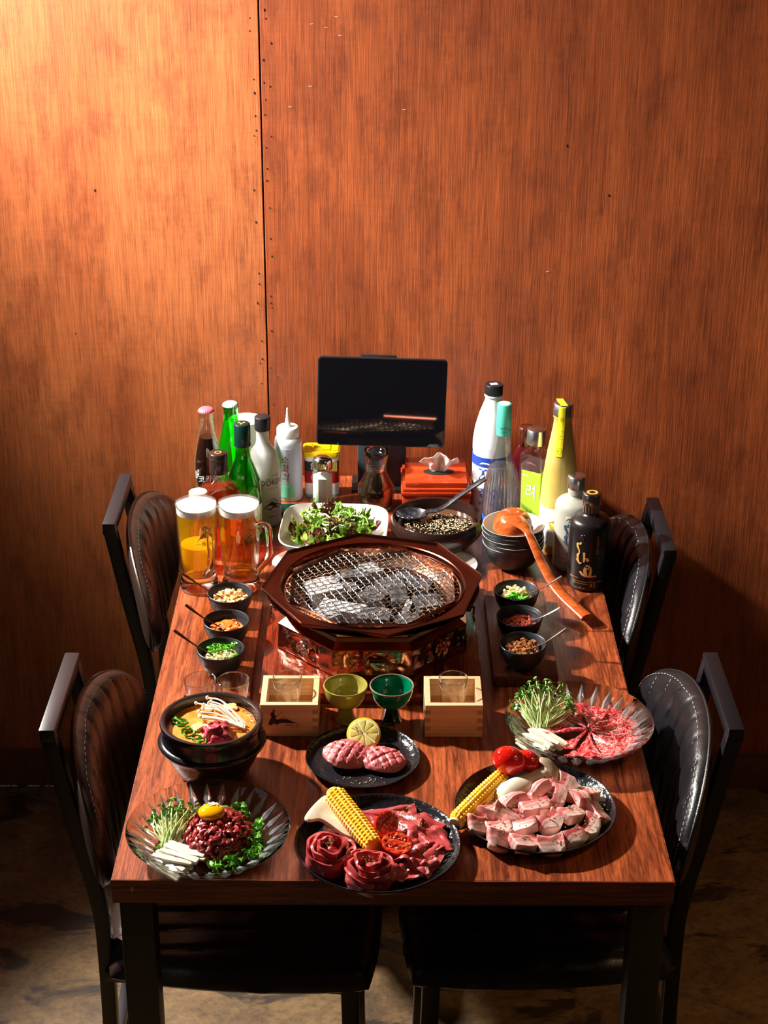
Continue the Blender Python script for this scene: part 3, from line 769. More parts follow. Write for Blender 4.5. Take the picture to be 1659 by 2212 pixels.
kn = part('vent_knob', lathe([(0, 0), (.0052, .001), (.0072, .005), (.0066, .009), (.0042, .0115), (.006, .0135), (.0082, .018), (.0078, .023), (.0045, .0265), (0, .0275)], 28), M_REDBEAD, gr, T(-.018, -.156, .034) @ RX(pi / 2) @ RX(radians(14)))

# wire grate
gt = thing('wire_grate', 'round crimped wire grate lying in the copper grill', 'grate', (GX, GY, .8445))
R = .1455
def dome(x, y): r2 = (x * x + y * y) / (R * R); return .0048 * (1 - r2 ** 2)
for fam, (ang, mat) in enumerate(((-66, M_WIRE), (25, M_WIREB))):
    d = Vector((cos(radians(ang)), sin(radians(ang)), 0)); q = Vector((-d.y, d.x, 0)); step = .0122
    for k in range(-11, 12):
        o = k * step + .002; L_ = sqrt(max(0, (R - .001) ** 2 - o * o))
        if L_ < .02: continue
        P = []; m_ = int(2 * L_ / .003)
        for i in range(m_ + 1):
            s = -L_ + 2 * L_ * i / m_; p = d * s + q * o
            z = dome(p.x, p.y) + .0014 * sin(2 * pi * s / .0122 + fam * pi + k * pi)
            P.append((p.x + q.x * .0004 * sin(2 * pi * s / .0061), p.y, z + .0008))
        part('wire', tube(P, .00064 if fam == 0 else .0007, 5), mat, gt)
part('rim', tube([(R * cos(2 * pi * i / 80), R * sin(2 * pi * i / 80), .0006 + .0005 * sin(i * 1.9)) for i in range(80)], .0018, 6, closed=True), M_WIRE, gt)

# charcoal
CH = [((-.115, .690), (.060, .050, .03), 25, 0, 1), ((-.082, .622), (.074, .034, .026), -18, 0, 1), ((-.112, .600), (.055, .034, .026), 48, 8, 1), ((-.064, .742), (.044, .030, .026), 10, 0, 0),
      ((-.038, .765), (.034, .028, .026), 30, 10, 1), ((-.030, .660), (.042, .040, .030), -28, 0, 0), ((.008, .672), (.030, .056, .030), 12, 12, 0), ((-.028, .590), (.050, .040, .030), -8, 0, 0),
      ((.046, .748), (.075, .020, .022), 12, 8, 0), ((-.004, .712), (.040, .030, .026), 40, 0, 0), ((.044, .702), (.044, .036, .028), -20, 0, 0), ((.058, .640), (.040, .044, .028), 15, 0, 0),
      ((.022, .628), (.010, .050, .018), -15, 15, 1), ((-.062, .570), (.028, .020, .018), 0, 0, 0), ((-.098, .745), (.036, .026, .022), -30, 0, 0), ((.020, .586), (.040, .034, .024), 30, 0, 0), ((-.075, .700), (.030, .030, .022), 60, 0, 0)]
CHW = ['at the far left under the grate, broad and flat', 'in the front left group, long one', 'at the left front, below the broad pale one', 'behind the centre, left of the small pale one', 'at the back of the fire, small and fissured',
       'in the middle of the fire, squarish', 'in the middle, tall one leaning right', 'nearest the red knob, squarish', 'at the rear right, long and thin', 'just behind the two middle lumps', 'right of centre towards the rear', 'at the right edge of the fire', 'thin upright splinter right of centre', 'small one at the front of the fire', 'at the rear left edge', 'at the front right', 'between the broad pale lump and the middle']
for k, ((x, y), s, a, tl, ash) in enumerate(CH):
    o = part('charcoal_lump', lump(s[0] * 1.02, s[1] * 1.02, s[2] * 1.1, k + 2, .055, 5, .985), M_ASH if ash else M_ASHDK, None, angle=25)
    o.location = (x, y, .8035 + s[2] / 2); o.rotation_euler = (radians(tl), radians(tl / 2), radians(a))
    tag(o, ('pale ashy charcoal lump ' if ash else 'dark grey charcoal lump ') + CHW[k], 'charcoal', 'ashy charcoal in the grill' if ash else 'dark charcoal in the grill')
o = part('charcoal_bed', (lambda vf: ([Vector((p.x, p.y, p.z + .006 * noise.noise(Vector((p.x * 60, p.y * 60, 0))))) for p in map(Vector, vf[0])], vf[1]))(lathe([(0, .026)] + [(r * .01, .026) for r in range(1, 11)] + [(.104, .023)], 48)), pm('bed_black', (.008, .008, .009), .9), gr)  # near-black base colour shades the gaps between the lumps

# ------------------------------------------------------------------ bowls and plates
def dish_prof(outer, t):
    """outer: (r,z) from centre bottom to rim; returns closed profile with wall thickness t"""
    inner = [(max(r - t, 0), z + (t if i == 0 or r < outer[1][0] * 1.05 else t * .3)) for i, (r, z) in enumerate(outer)]
    inner = [(r, z) for r, z in inner]; inner[-1] = (outer[-1][0] - t, outer[-1][1])
    return outer + inner[::-1]
def round_body(name, outer, t, mat, parent, n=64, mod=None, inner_mat=None, tr=None, loc=None):
    pr = dish_prof(outer, t); vf = lathe(pr, n, mod)
    mb = MB(); k = len(outer)
    mb.add(vf, tr)
    if inner_mat:
        # faces of the inner rows take the second material
        o_prof = lathe(outer + [(outer[-1][0] - t * .5, outer[-1][1] + t * .3)], n, mod); i_prof = lathe([(outer[-1][0] - t * .5, outer[-1][1] + t * .3)] + pr[k:], n, mod)
        mb = MB().add(o_prof, tr); ob = mb.build(name, mat, parent, loc=loc, angle=60); part('inside_glaze', i_prof, inner_mat, ob if parent is None else parent, tr, angle=60); return ob
    return mb.build(name, mat, parent, loc=loc, angle=60)

def flat_plate(label, x, y, r, h, rz=0):
    t = thing('black_plate', label, 'plate', (x, y, TT + .0003), rz)
    rip = lambda rr, z, a: rr * (1 + .004 * sin(7 * a + 40 * rr))
    pr = [(0, 0), (r * .70, 0), (r * .74, .001), (r * .90, h * .42), (r * .985, h * .93), (r, h), (r * .995, h + .0022), (r * .975, h + .0016), (r * .955, h * .88), (r * .87, h * .42), (r * .76, .0042), (r * .70, .0036), (0, .0036)]
    part('dish', lathe(pr, 96, rip), M_PLATEBLK, t, angle=70); return t
flat_plate('small round black plate holding scored tongue steaks and lemon', -.044, .282, .0845, .012)
flat_plate('large round black plate overhanging front table edge, holding beef and corn', -.021, .062, .113, .018)
flat_plate('large round black plate holding pork belly near right table edge', .200, .149, .113, .018)

def cut_glass_plate(label, x, y, rz):
    t = thing('cut_glass_plate', label, 'plate', (x, y, TT + .0003), rz)
    r = .1115; n = 112; NF = 28
    outer = [(0, .001), (.060, .001), (.066, .0), (.070, .002), (.086, .014), (.101, .027), (.1095, .034), (.1115, .0365)]
    inner = [(.1100, .0385), (.1065, .0365), (.097, .0300), (.082, .0185), (.068, .0080), (.060, .0052), (0, .0052)]
    def mod(rr, z, a):
        if .069 < rr < .108 and z < .034:
            k = (a * NF / (2 * pi)) % 1.0; tri = abs(k - .5) * 2
            s = max(0, 1 - abs(rr - .088) / .020)
            return rr + (.0042 * s * (1 - tri) if z < .0275 else 0)
        return rr
    part('dish', lathe(outer + inner, n * 2, mod), M_SOLIDGLASS, t, angle=12)
    # raised pointed ribs, one by one
    for k in range(NF):
        a = 2 * pi * (k + .5) / NF
        pts = [Vector((.072, 0, .0065)), Vector((.087, .0060, .0178)), Vector((.106, 0, .0330)), Vector((.087, -.0060, .0178)), Vector((.087, 0, .0138))]
        pts = [Vector((p.x + .0006, p.y, p.z + .0028)) for p in pts]; pts[4] = Vector((.0895, 0, .0268))
        low = Vector((.0885, 0, .0165))
        vv = pts[:4] + [pts[4], low]
        part('rib', (vv, [[0, 4, 1], [1, 4, 2], [2, 4, 3], [3, 4, 0], [1, 5, 0], [2, 5, 1], [3, 5, 2], [0, 5, 3]]), M_RIBGLASS, t, RZ(a), smooth=False)
    return t
cut_glass_plate('clear cut glass plate holding raw beef tartare with egg yolk', -.251, .071, 0)
cut_glass_plate('clear cut glass plate holding fan of marbled beef slices', .281, .347, .2)

# hot pot
pot = thing('stone_hot_pot', 'black earthenware pot with wide collar holding orange stew', 'pot', (-.262, .258, TT + .0003))
pr = [(0, 0), (.044, 0), (.050, .004), (.062, .026), (.0695, .043), (.0725, .050), (.0775, .054), (.0785, .057), (.0765, .0605), (.0725, .062), (.0715, .068), (.0725, .080), (.0745, .088), (.0735, .0915), (.0705, .0925), (.0665, .0905), (.0655, .084), (.0650, .060), (.058, .030), (.045, .010), (0, .008)]
part('body', lathe(pr, 96), M_BLACKCER, pot, angle=50)
stew = thing('stew', 'orange broth filling the black hot pot', 'stew', (-.262, .258, TT + .078))
v_, f_ = lathe([(0, 0)] + [(.0065 * k, 0) for k in range(1, 10)] + [(.0648, 0), (.0640, -.005), (.055, -.03), (0, -.03)], 72)
part('broth', ([Vector((p[0], p[1], p[2] + (.0012 * noise.noise(Vector((p[0] * 90, p[1] * 90, 0))) if p[2] == 0 else 0))) for p in v_], f_), M_BROTH, stew, angle=60)
rnd = random.Random(3); mb = MB()
for k in range(230):
    a = rnd.uniform(.1, 2.3) ; r = .0640 - abs(rnd.gauss(0, .003)); mb.add(blob(.0009, .0009, .0007, .1, 1, k, 1), T(r * cos(a), r * sin(a), .0008))
tag(mb.build('froth_bubbles', M_BROTH, stew), kind='stuff')
for k in range(5):
    a = rnd.uniform(0, 6.28); r = rnd.uniform(.01, .045)
    part('tofu_lump', lump(.018, .014, .008, k + 20, .2, 3, .6), pm('soft_tofu', (.86, .52, .20), .35, sss=.3), stew, T(r * cos(a) + .005, r * sin(a) + .012, .0005) @ RZ(k))
def onion_ring(r, w, flatt, seed):
    P = [(r * cos(t), r * flatt * sin(t), .0006 * sin(3 * t + seed)) for t in [2 * pi * i / 20 for i in range(20)]]
    return tube(P, .0011, 6, closed=True, flat=w)
SP = [(-.047, .010, .011, .55), (-.030, -.022, .010, .7), (-.018, -.032, .009, .8), (-.036, -.012, .008, .6), (-.010, -.042, .0085, .7), (-.045, .004, .006, .8), (-.002, -.018, .007, .6), (.004, -.013, .006, .7)]
SPW = ['largest, at the left edge', 'below the largest ring', 'near the front rim', 'left of the beef slice', 'nearest the front rim', 'overlapping the largest ring', 'just left of the beef slice', 'touching the beef slice']
for k, (x, y, r, fl) in enumerate(SP):
    o = part('scallion_ring', onion_ring(r, 1.6, fl, k), M_CHILI if k % 2 else M_CRESS, None); o.location = (-.262 + x, .258 + y, TT + .0800); o.rotation_euler = (.1, .1, k * 1.3)
    tag(o, 'green scallion ring on the stew, ' + SPW[k], 'scallion', 'scallion rings on the stew')
for k, (x, y, r) in enumerate([(-.012, -.050, 1.1), (.012, -.010, .5), (-.050, .014, 2.2)]):
    o = part('scallion_strip', tube(bez([(-.009, 0, 0), (0, .003, .002), (.009, 0, .0)], 5), .0022, 6, flat=.4), M_CRESS, None); o.location = (-.262 + x, .258 + y, TT + .0812); o.rotation_euler = (0, 0, r)
    tag(o, 'dark green scallion strip in the stew, ' + ('at the front rim', 'beside the enoki', 'at the left edge')[k], 'scallion', 'scallion strips in the stew')
# enoki: caps to the upper left, roots to the lower right
EN = [((-.026, .044), .003), ((-.010, .052), .006), ((-.014, .028), .003), ((-.020, .022), .002), ((-.018, .014), .001), ((-.006, .036), .006), ((-.012, .006), .001), ((.014, .030), .004), ((-.014, .036), .004), ((-.004, .044), .005), ((-.016, .008), .002)]
for k, ((x, y), dz) in enumerate(EN):
    o = thing('enoki_mushroom', 'thin white enoki mushroom lying in the stew bundle', 'mushroom', (-.262, .258, TT + .0815), 0, 'enoki mushrooms in the stew')
    e = Vector((.046 + .004 * sin(k * 2.1), .002 - .003 * k * .5, .001)); s_ = Vector((x, y, .004 + dz * 1.5))
    P = bez([s_, s_ * .6 + e * .4 + Vector((0, .003 * sin(k), .003 + dz)), e], 6)
    part('stem', tube(P, [.0011] * 6 + [.0014] * (len(P) - 6), 7), M_ENOKI, o)
    dr = (P[0] - P[1]).normalized()
    part('cap', lathe([(0, .0035), (.0018, .0028), (.0030, .0010), (.0026, -.0006), (.0008, -.001), (0, -.001)], 12), M_ENOKI, o, T(*P[0]) @ dr.to_track_quat('Z', 'Y').to_matrix().to_4x4() @ S(.9 + .3 * (k % 3) * .5, .9 + .3 * (k % 3) * .5, 1))
def crumple(u, v, seed, w=.04, d=.03, h=.016, fr=1.0):
    x = (u - .5) * w; y = (v - .5) * d; q = Vector((u * 3.2 * fr + seed, v * 2.6 * fr, seed))
    return Vector((x + .006 * noise.noise(q * 1.3), y + .005 * noise.noise(q * 1.1 + Vector((5, 5, 5))), h * (1 - (2 * u - 1) ** 2) * (1 - .6 * (2 * v - 1) ** 2) + .007 * noise.noise(q * 1.6)))
o = part('beef_slice', sheet(lambda u, v: crumple(u, v, 4.0, .042, .034, .020), 22, 18, .0022), M_STEWBEEF, None); o.location = (-.262 + .012, .258 - .030, TT + .080); o.rotation_euler = (.35, 0, .5)
tag(o, 'folded pink raw beef slice on the stew below the enoki', 'meat')

# small clay sauce bowls with spoons
SB = [(-.273, .707, .768, 'nuts', 'left', (-.351, .700, .850)), (-.271, .609, .768, 'orange', 'left', (-.338, .622, .832)), (-.272, .515, .768, 'chilli', 'left', (-.347, .536, .832)),
      (.211, .717, .770, 'garlic', 'right', (.287, .722, .836)), (.210, .626, .770, 'redpaste', 'right', (.275, .616, .834)), (.209, .534, .770, 'darknuts', 'right', (.277, .543, .834))]
BW = {'nuts': 'rear', 'orange': 'middle', 'chilli': 'front', 'garlic': 'rear', 'redpaste': 'middle', 'darknuts': 'front'}
CON = {'nuts': 'chopped brown nuts', 'orange': 'orange-red sauce', 'chilli': 'chilli rings and minced garlic', 'garlic': 'minced garlic and green chillies', 'redpaste': 'dark red paste', 'darknuts': 'dark glazed chopped nuts'}
first = None
def bowl_at(x, y, z, lab):
    global first
    if first is None:
        first = thing('sauce_bowl', lab, 'bowl', (x, y, z + .0003))
        o = [(0, 0), (.016, 0), (.019, .001), (.029, .012), (.0345, .024), (.0372, .036), (.0382, .0410), (.0380, .0425), (.0368, .0430), (.0352, .0415), (.033, .030), (.027, .015), (.015, .006), (0, .005)]
        part('body', lathe(o, 72, lambda r, zz, a: r * (1 + .006 * sin(9 * a) * (1 if zz < .03 else 0) + .004 * sin(5 * a + 60 * zz))), M_BOWLBLK, first, angle=60); return first
    return dup(first, (x, y, z + .0003), random.random() * 6, lab)
random.seed(5)
for (x, y, z, kind, side, tip) in SB:
    bowl_at(x, y, z, 'small black bowl of %s, %s one on the %s board' % (CON[kind], BW[kind], side))
    rnd = random.Random(len(kind) * 7 + (1 if side == 'left' else 0)); zc = z + .0003
    fz = .022 if kind in ('redpaste', 'orange') else .020
    c = thing('sauce_filling', {'nuts': 'pile of glossy brown chopped nuts in rear left bowl', 'orange': 'orange-red chunky sauce in middle left bowl', 'chilli': 'green chilli rings over minced garlic in front left bowl', 'garlic': 'minced garlic with green chilli rings in rear right bowl', 'redpaste': 'dark red paste in middle right bowl', 'darknuts': 'dark glazed chopped nuts in front right bowl'}[kind], 'food', (x, y, zc))
    mt = {'nuts': M_NUT, 'orange': M_REDSAUCE, 'chilli': M_GARLIC, 'garlic': M_GARLIC, 'redpaste': M_DARKSAUCE, 'darknuts': M_NUTDK}[kind]
    am = .006 if kind != 'orange' else .003
    pr = [(0, .028)] + [(.0028 * k, .028) for k in range(1, 11)] + [(.0302, .0255), (.024, .013), (.012, .0065), (0, .0065)]
    v_, f_ = lathe(pr, 48)
    part('base', ([Vector((p[0], p[1], p[2] + (.004 * (1 - (p[0] ** 2 + p[1] ** 2) / .0008) + am * noise.noise(Vector((p[0] * 120 + len(kind), p[1] * 120, z))) if p[2] >= .0255 else 0))) for p in v_], f_), mt, c, angle=60)
    mb = MB()
    if kind in ('nuts', 'darknuts'):
        for k in range(70):
            a = rnd.uniform(0, 6.28); r = .026 * sqrt(rnd.random()); q = rnd.uniform(.0022, .0042)
            mb.add(lump(q * 2, q * 1.5, q * 1.4, k, .2, 1, .7), T(r * cos(a), r * sin(a), .032 + .004 * (1 - r / .026) + rnd.uniform(-.001, .003)) @ RZ(a * 3) @ RX(a * 2))
        tag(mb.build('chopped_pieces', mt, c, angle=30), kind='stuff')
    if kind in ('redpaste', 'orange'):
        for k in range(34):
            a = rnd.uniform(0, 6.28); r = .024 * sqrt(rnd.random()); q = rnd.uniform(.0015, .003)
            mb.add(blob(q * 1.5, q, q * .8, .3, 2, k, 2), T(r * cos(a), r * sin(a), .0315) @ RZ(a * 3))
        tag(mb.build('sauce_lumps', mt, c), kind='stuff')
    if kind in ('chilli', 'garlic'):
        for k in range(60):
            a = rnd.uniform(0, 6.28); r = .020 * sqrt(rnd.random()); q = rnd.uniform(.0012, .0028); yy = -.008 if kind == 'chilli' else .008
            mb.add(blob(q * 1.4, q, q, .4, 2, k, 1), T(r * cos(a), r * .6 * sin(a) + yy, .0325 + rnd.uniform(0, .0035 if kind == 'chilli' else .010)))
        tag(mb.build('garlic_grains', M_GARLIC, c), kind='stuff')
        for k in range(20 if kind == 'chilli' else 12):
            if kind == 'chilli': px, py, pz = rnd.uniform(-.020, .024), rnd.uniform(.0, .021), rnd.uniform(.034, .042)
            else: px, py, pz = rnd.uniform(-.014, .020), rnd.uniform(-.020, -.006), rnd.uniform(.033, .037)
            if kind == 'chilli' and k > 15: px, py, pz = .018 + .004 * rnd.random(), -.004 - .008 * rnd.random(), .033
            r = rnd.uniform(.0042, .0068)
            M = T(px, py, pz) @ RZ(rnd.uniform(0, 6)) @ RX(rnd.uniform(-.6, .6))
            rg = part('chilli_ring', tube([(r * cos(t), r * .85 * sin(t), 0) for t in [2 * pi * i / 16 for i in range(16)]], .0011, 6, closed=True, flat=1.7), M_CHILI, c, M)
            if k % 2 == 0: part('seed', blob(.0016, .0013, .001, .3, 2, k, 1), M_CHILIIN, rg, M)
    # spoon
    tp = Vector(tip); dx = 1 if tip[0] > x else -1
    en = Vector((x + dx * .010, y - .010, z + .036)); mid = tp * .45 + en * .55 + Vector((0, 0, -.003))
    sp = thing('sauce_spoon', 'small %s spoon standing in the %s %s bowl' % ('bronze-toned' if side == 'left' else 'bright steel', BW[kind], side), 'spoon', tuple(en))
    P = bez([tp - en, (mid - en) * 1.0 + (tp - en) * .0, Vector((0, 0, 0))], 8); k_ = len(P)
    rr = [.0036, .0040, .0038, .0034, .0030, .0026, .0022, .0019] + [.0017] * (k_ - 8)
    mt = M_STEELBRZ if side == 'left' else M_STEEL
    part('handle', tube(P, rr, 8, flat=.38), mt, sp)
    dr = (P[-1] - P[-2]).normalized()
    part('bowl', sheet(lambda u, v: (lambda a, b: Vector((a * .007, 0, 0)) + dr * (.010 + b * .010) + Vector((0, 0, -.004 * (1 - a * a - b * b) - .002)))(*squircle(u, v)), 8, 8, .0008), mt, sp)

# little white dishes half hidden by the grill
for x, y, s in ((-.158, .912, 'left'), (.098, .910, 'right')):
    o = part('side_dish', lathe([(0, 0), (.034, 0), (.036, .001), (.050, .009), (.0572, .0135), (.0575, .0150), (.056, .0150), (.049, .0112), (.034, .004), (0, .004)], 64), M_CREAM, None)
    o.location = (x, y, TT + .0003); tag(o, 'small cream dish peeking out behind the %s side of the grill' % s, 'dish')

# drinking things in front of the grill
def masu(x, y, lab, printed):
    t = thing('wooden_sake_box', lab, 'box', (x, y, TT + .0003)); w, h, th = .0437, .0558, .0088
    part('front_board', box2(-w, w, -w, -w + th, .0065, h), M_HINOKI, t, bev=.0004, seg=1)
    part('back_board', box2(-w, w, w - th, w, .0065, h), M_HINOKI, t, bev=.0004, seg=1)
    part('side_board', box2(-w, -w + th, -w + th, w - th, .0065, h), M_HINOKI, t, bev=.0004, seg=1)
    part('side_board', box2(w - th, w, -w + th, w - th, .0065, h), M_HINOKI, t, bev=.0004, seg=1)
    part('bottom_board', box2(-w + .0003, w - .0003, -w + .0003, w - .0003, 0, .0062), M_HINOKI, t, bev=.0004, seg=1)
    for sx in (-1, 1):
        for k, z in enumerate((.012, .026, .040)):
            if sx < 0 and printed: continue
            part('finger_joint', box2(sx * (w - th / 2) - th / 2, sx * (w - th / 2) + th / 2, -w - .00025, -w + th - .0005, z, z + .007), M_HINOKIEND, t, smooth=False)
    part('liquor', box2(-w + th, w - th, -w + th, w - th, .0063, .026), M_SAKE, t, smooth=False)
    if printed:
        def poly(pts):
            return ([Vector((px, -w - .0004, pz)) for px, pz in pts], [list(range(len(pts)))])
        k_ = lambda a, b: ((a - 830) / 1659 * .0902 - .0012, .0555 - (b - 75) / 860 * .0555)
        sil = [(405, 190), (440, 195), (470, 210), (455, 245), (430, 265), (450, 310), (462, 350), (490, 375), (500, 395), (480, 402), (470, 400), (490, 450), (520, 490), (540, 500), (560, 560), (560, 597), (460, 600), (420, 560), (400, 580), (375, 620), (330, 610), (262, 595), (290, 540), (320, 480), (365, 400), (345, 350), (345, 300), (360, 275), (395, 262), (410, 230)]
        mt_ = [(500, 490), (560, 462), (600, 448), (630, 462), (680, 438), (730, 462), (780, 452), (860, 480), (930, 515), (1020, 540), (1110, 556), (540, 560)]
        sw = [(495, 372), (500, 380), (690, 250), (688, 244)]
        gd = [(510, 352), (520, 348), (535, 388), (527, 392)]
        ol = [(600, 446), (680, 384), (700, 380), (715, 384), (800, 452), (790, 452), (712, 390), (686, 390), (610, 448)]
        mb = MB()
        for q in (sil, mt_, sw, gd, ol): mb.add(poly([k_(*p) for p in q]))
        mb.build('swordsman_print', M_INK, t, smooth=False)
        text_flat(t, '富士侍／古酒', .0036, M_INK, T((925 - 830) / 1659 * .0902, -w - .0004, .0205) @ RX(pi / 2), name='lettering')
        text_flat(t, 'MADE IN JAPAN', .0016, M_INK, T((990 - 830) / 1659 * .0902, -w - .0004, .0172) @ RX(pi / 2), name='lettering')
    return t
masu(-.1556, .3970, 'pale cypress sake box with printed swordsman and mountain, left of cups', True)
masu(.0925, .3975, 'plain pale cypress sake box with finger joints, right of cups', False)
def shot(x, y, z, lab, h=.064, r=.0245, rb=.0185, liq=None, cat='glass', th=.0016, base=.008):
    t = thing('shot_glass', lab, cat, (x, y, z))
    o = [(0, 0), (rb - .001, 0), (rb, .001), (rb + (r - rb) * .55, h * .6), (r, h - .0008), (r - .0006, h), (r - th, h - .0006), (rb + (r - rb) * .55 - th, h * .6), (rb - th, base), (0, base)]
    part('wall', lathe(o, 48), M_GLASS, t, angle=60)
    part('rim', tube([((r - .0007) * cos(2 * pi * i / 48), (r - .0007) * sin(2 * pi * i / 48), h - .0003) for i in range(48)], .0010, 6, closed=True), M_SOLIDGLASS, t)
    if liq:
        hh = h * liq; ro = rb + (r - rb) * .55
        part('liquor', lathe([(0, base + .0002), (rb - th - .0002, base + .0002), (rb + (ro - rb) * hh / (h * .6) - th - .0002, hh), (0, hh)], 40), M_SAKE, t, angle=40)
    return t
shot(-.2945, .4130, TT + .0003, 'empty clear shot glass behind the hot pot, nearer the table edge', r=.0248)
s2 = shot(-.2437, .4130, TT + .0003, 'empty clear shot glass behind the hot pot, nearer the printed sake box', r=.0248)
mb = MB()
for k in range(5): mb.add(lathe([(0, 0), (.0007, 0), (.0006, .0004), (0, .0005)], 8), RZ(radians(-80 + k * 9)) @ T(.0212, 0, .030) @ RY(pi / 2))
mb.build('white_dots', M_WHTPR, s2)
shot(-.1600, .3990, TT + .0072, 'filled shot glass standing inside the printed sake box', h=.070, r=.0222, rb=.0175, liq=.80)
shot(.0925, .4000, TT + .0072, 'filled shot glass standing inside the plain sake box', h=.070, r=.0222, rb=.0175, liq=.80)
def cup(x, y, lab, body, inside, foot):
    t = thing('stemmed_sake_cup', lab, 'cup', (x, y, TT + .0003))
    part('stem', lathe([(0, 0), (.0160, 0), (.0165, .0012), (.0150, .003), (.0125, .012), (.0112, .022), (.0125, .026), (0, .026)], 48), foot, t, angle=60)
    o = [(0, .0245), (.0115, .0245), (.0165, .0275), (.0250, .0345), (.0310, .0450), (.0332, .0570), (.0336, .0620)]
    part('bowl', lathe(o + [(.0326, .0626), (.0316, .0618), (.0308, .055), (.0285, .0455), (.0230, .0365), (.0140, .0300), (0, .0288)], 64), body, t, angle=60)
    part('rim', tube([(.0328 * cos(2 * pi * i / 60), .0328 * sin(2 * pi * i / 60), .0620) for i in range(60)], .0012, 8, closed=True), M_RIMGLZ if body is M_GREENGLZ else body, t)
cup(-.0715, .4010, 'olive green stemmed sake cup', M_OLIVE, M_OLIVE, M_OLIVE)
cup(-.0010, .4015, 'emerald green stemmed sake cup with brown rim', M_GREENGLZ, M_GREENGLZ, M_GREENGLZD)

# ------------------------------------------------------------------ bottles and things at the back
def lid_cap(parent, r, z0, z1, mat, name='cap', n=40, M=None, rib=0):
    pr = [(0, z0), (r, z0), (r, z1 - .001), (r - .001, z1), (0, z1)]
    md = (lambda rr, z, a: rr * (1 - rib * (.5 + .5 * cos(40 * a))) if rr > r * .95 else rr) if rib else None
    return part(name, lathe(pr, 120 if rib else n, md), mat, parent, M, angle=50)
def crown(parent, z, mat):
    pr = [(0, z - .0055), (.0150, z - .0055), (.0148, z - .004), (.0132, z - .0012), (.0105, z + .0004), (0, z + .0010)]
    return part('crown_cap', lathe(pr, 126, lambda r, zz, a: r * (1 + (.045 * abs(sin(10.5 * a)) if zz < z - .003 and r > .012 else 0))), mat, parent, angle=60)
def bottle(name, label, x, y, prof, mat, rz=0, n=64, hollow=.0022, wall=None):
    t = thing(name, label, 'bottle', (x, y, TT + .0003), rz)
    if hollow:
        inn = [(max(r - hollow, 0.0), z + (.004 if i < 2 else 0)) for i, (r, z) in enumerate(prof)][::-1]
        part('glass', lathe(prof + inn, n), mat, t, angle=50)
    else: part('glass', lathe(prof + [(0, prof[-1][1])], n), mat, t, angle=50)
    return t
def liquid(parent, prof, level, mat, gap=.0030, name='liquid', z0=.005):
    pr = [(max(r - gap, 0), max(z, z0)) for r, z in prof if z < level]; rf = prof_r(prof); pr.append((max(rf(level) - gap, .001), level)); pr.append((0, level))
    return part(name, lathe(pr, 48), mat, parent, angle=40)

# 1 cola
P1 = [(0, 0), (.024, 0), (.0265, .003), (.0270, .030), (.0250, .060), (.0242, .075), (.0262, .095), (.0272, .115), (.0262, .135), (.0215, .160), (.0150, .188), (.0125, .205), (.0122, .222), (.0140, .224), (.0140, .230)]
b = bottle('soft_drink_bottle', 'contour glass bottle of dark cola with pink-red crown cap', -.3450, 1.110, P1, M_GLASS)
liquid(b, P1, .178, M_COLA); crown(b, .2345, M_CAPRED); rf = prof_r(P1)
text_round(b, '코카콜라', .016, M_WHTPR, rf, -72, .102, .9, .25, rot=.12)
text_round(b, '190 ml', .0055, M_WHTPR, rf, -128, .112, rot=pi / 2); text_round(b, '맛있는', .006, M_WHTPR, rf, -138, .108, rot=pi / 2)
text_round(b, '코크', .006, M_WHTPR, rf, -125, .080)
stroke_round([([(-.012, .090), (-.004, .086), (.006, .090), (.014, .094)], [.0008, .0022, .0008])], rf, -72).build('flourish', M_WHTPR, b)
# 2 green soda bottle
P2 = [(0, 0), (.026, 0), (.0285, .003), (.0290, .110), (.0275, .130), (.0200, .165), (.0150, .190), (.0135, .212), (.0150, .214), (.0150, .220)]
b = bottle('soda_bottle', 'bright green glass bottle with pale green crown cap', -.3045, 1.165, P2, M_GREENGLASS)
liquid(b, P2, .186, glow_liquid('green_soda', (.55, .95, .5), .75, (.02, .55, .05)))
mb = MB(); rnd = random.Random(6)
for k in range(46):
    a = radians(rnd.uniform(-170, -10)); z = rnd.uniform(.03, .165); r = prof_r(P2)(z); mb.add(blob(.0006, .0022, .0011, .2, 2, k, 1), T(r * cos(a), r * sin(a), z) @ RZ(a) @ RX(rnd.uniform(-.6, .6)))
tag(mb.build('embossing', M_GREENGLASS, b), kind='stuff')
crown(b, .2245, M_CAPGRN); text_round(b, 'CIDER', .009, M_WHTPR, prof_r(P2), -80, .09)
# 3 deep green soju bottle
P3 = [(0, 0), (.031, 0), (.0325, .003), (.0328, .095), (.0310, .115), (.0220, .142), (.0150, .160), (.0130, .180), (.0135, .205)]
b = bottle('soju_bottle', 'deep green glass bottle with dark green screw cap behind second beer mug', -.2740, 1.050, P3, M_DKGREENGLASS)
liquid(b, P3, .165, M_WATERLIQ); lid_cap(b, .0152, .188, .229, M_CAPDK); part('cap_ring', lathe([(0, .186), (.0158, .186), (.0158, .190), (0, .190)], 40), M_CAPDK, b)
for k in range(3): part('cap_dot', lathe([(0, 0), (.0026, 0), (.0024, .0004), (0, .0005)], 16), M_GOLDPR, b, T(-.001 + .0052 * cos(2.1 * k + .5), .001 + .0042 * sin(2.1 * k + .5), .2291))
part('label', cyl_patch(prof_r(P3), .012, .072, -140, -10, 30), M_PAPER, b)
text_round(b, '진로', .020, M_NAVY, prof_r(P3), -70, .050); text_round(b, '소주', .008, M_INK, prof_r(P3), -70, .026)
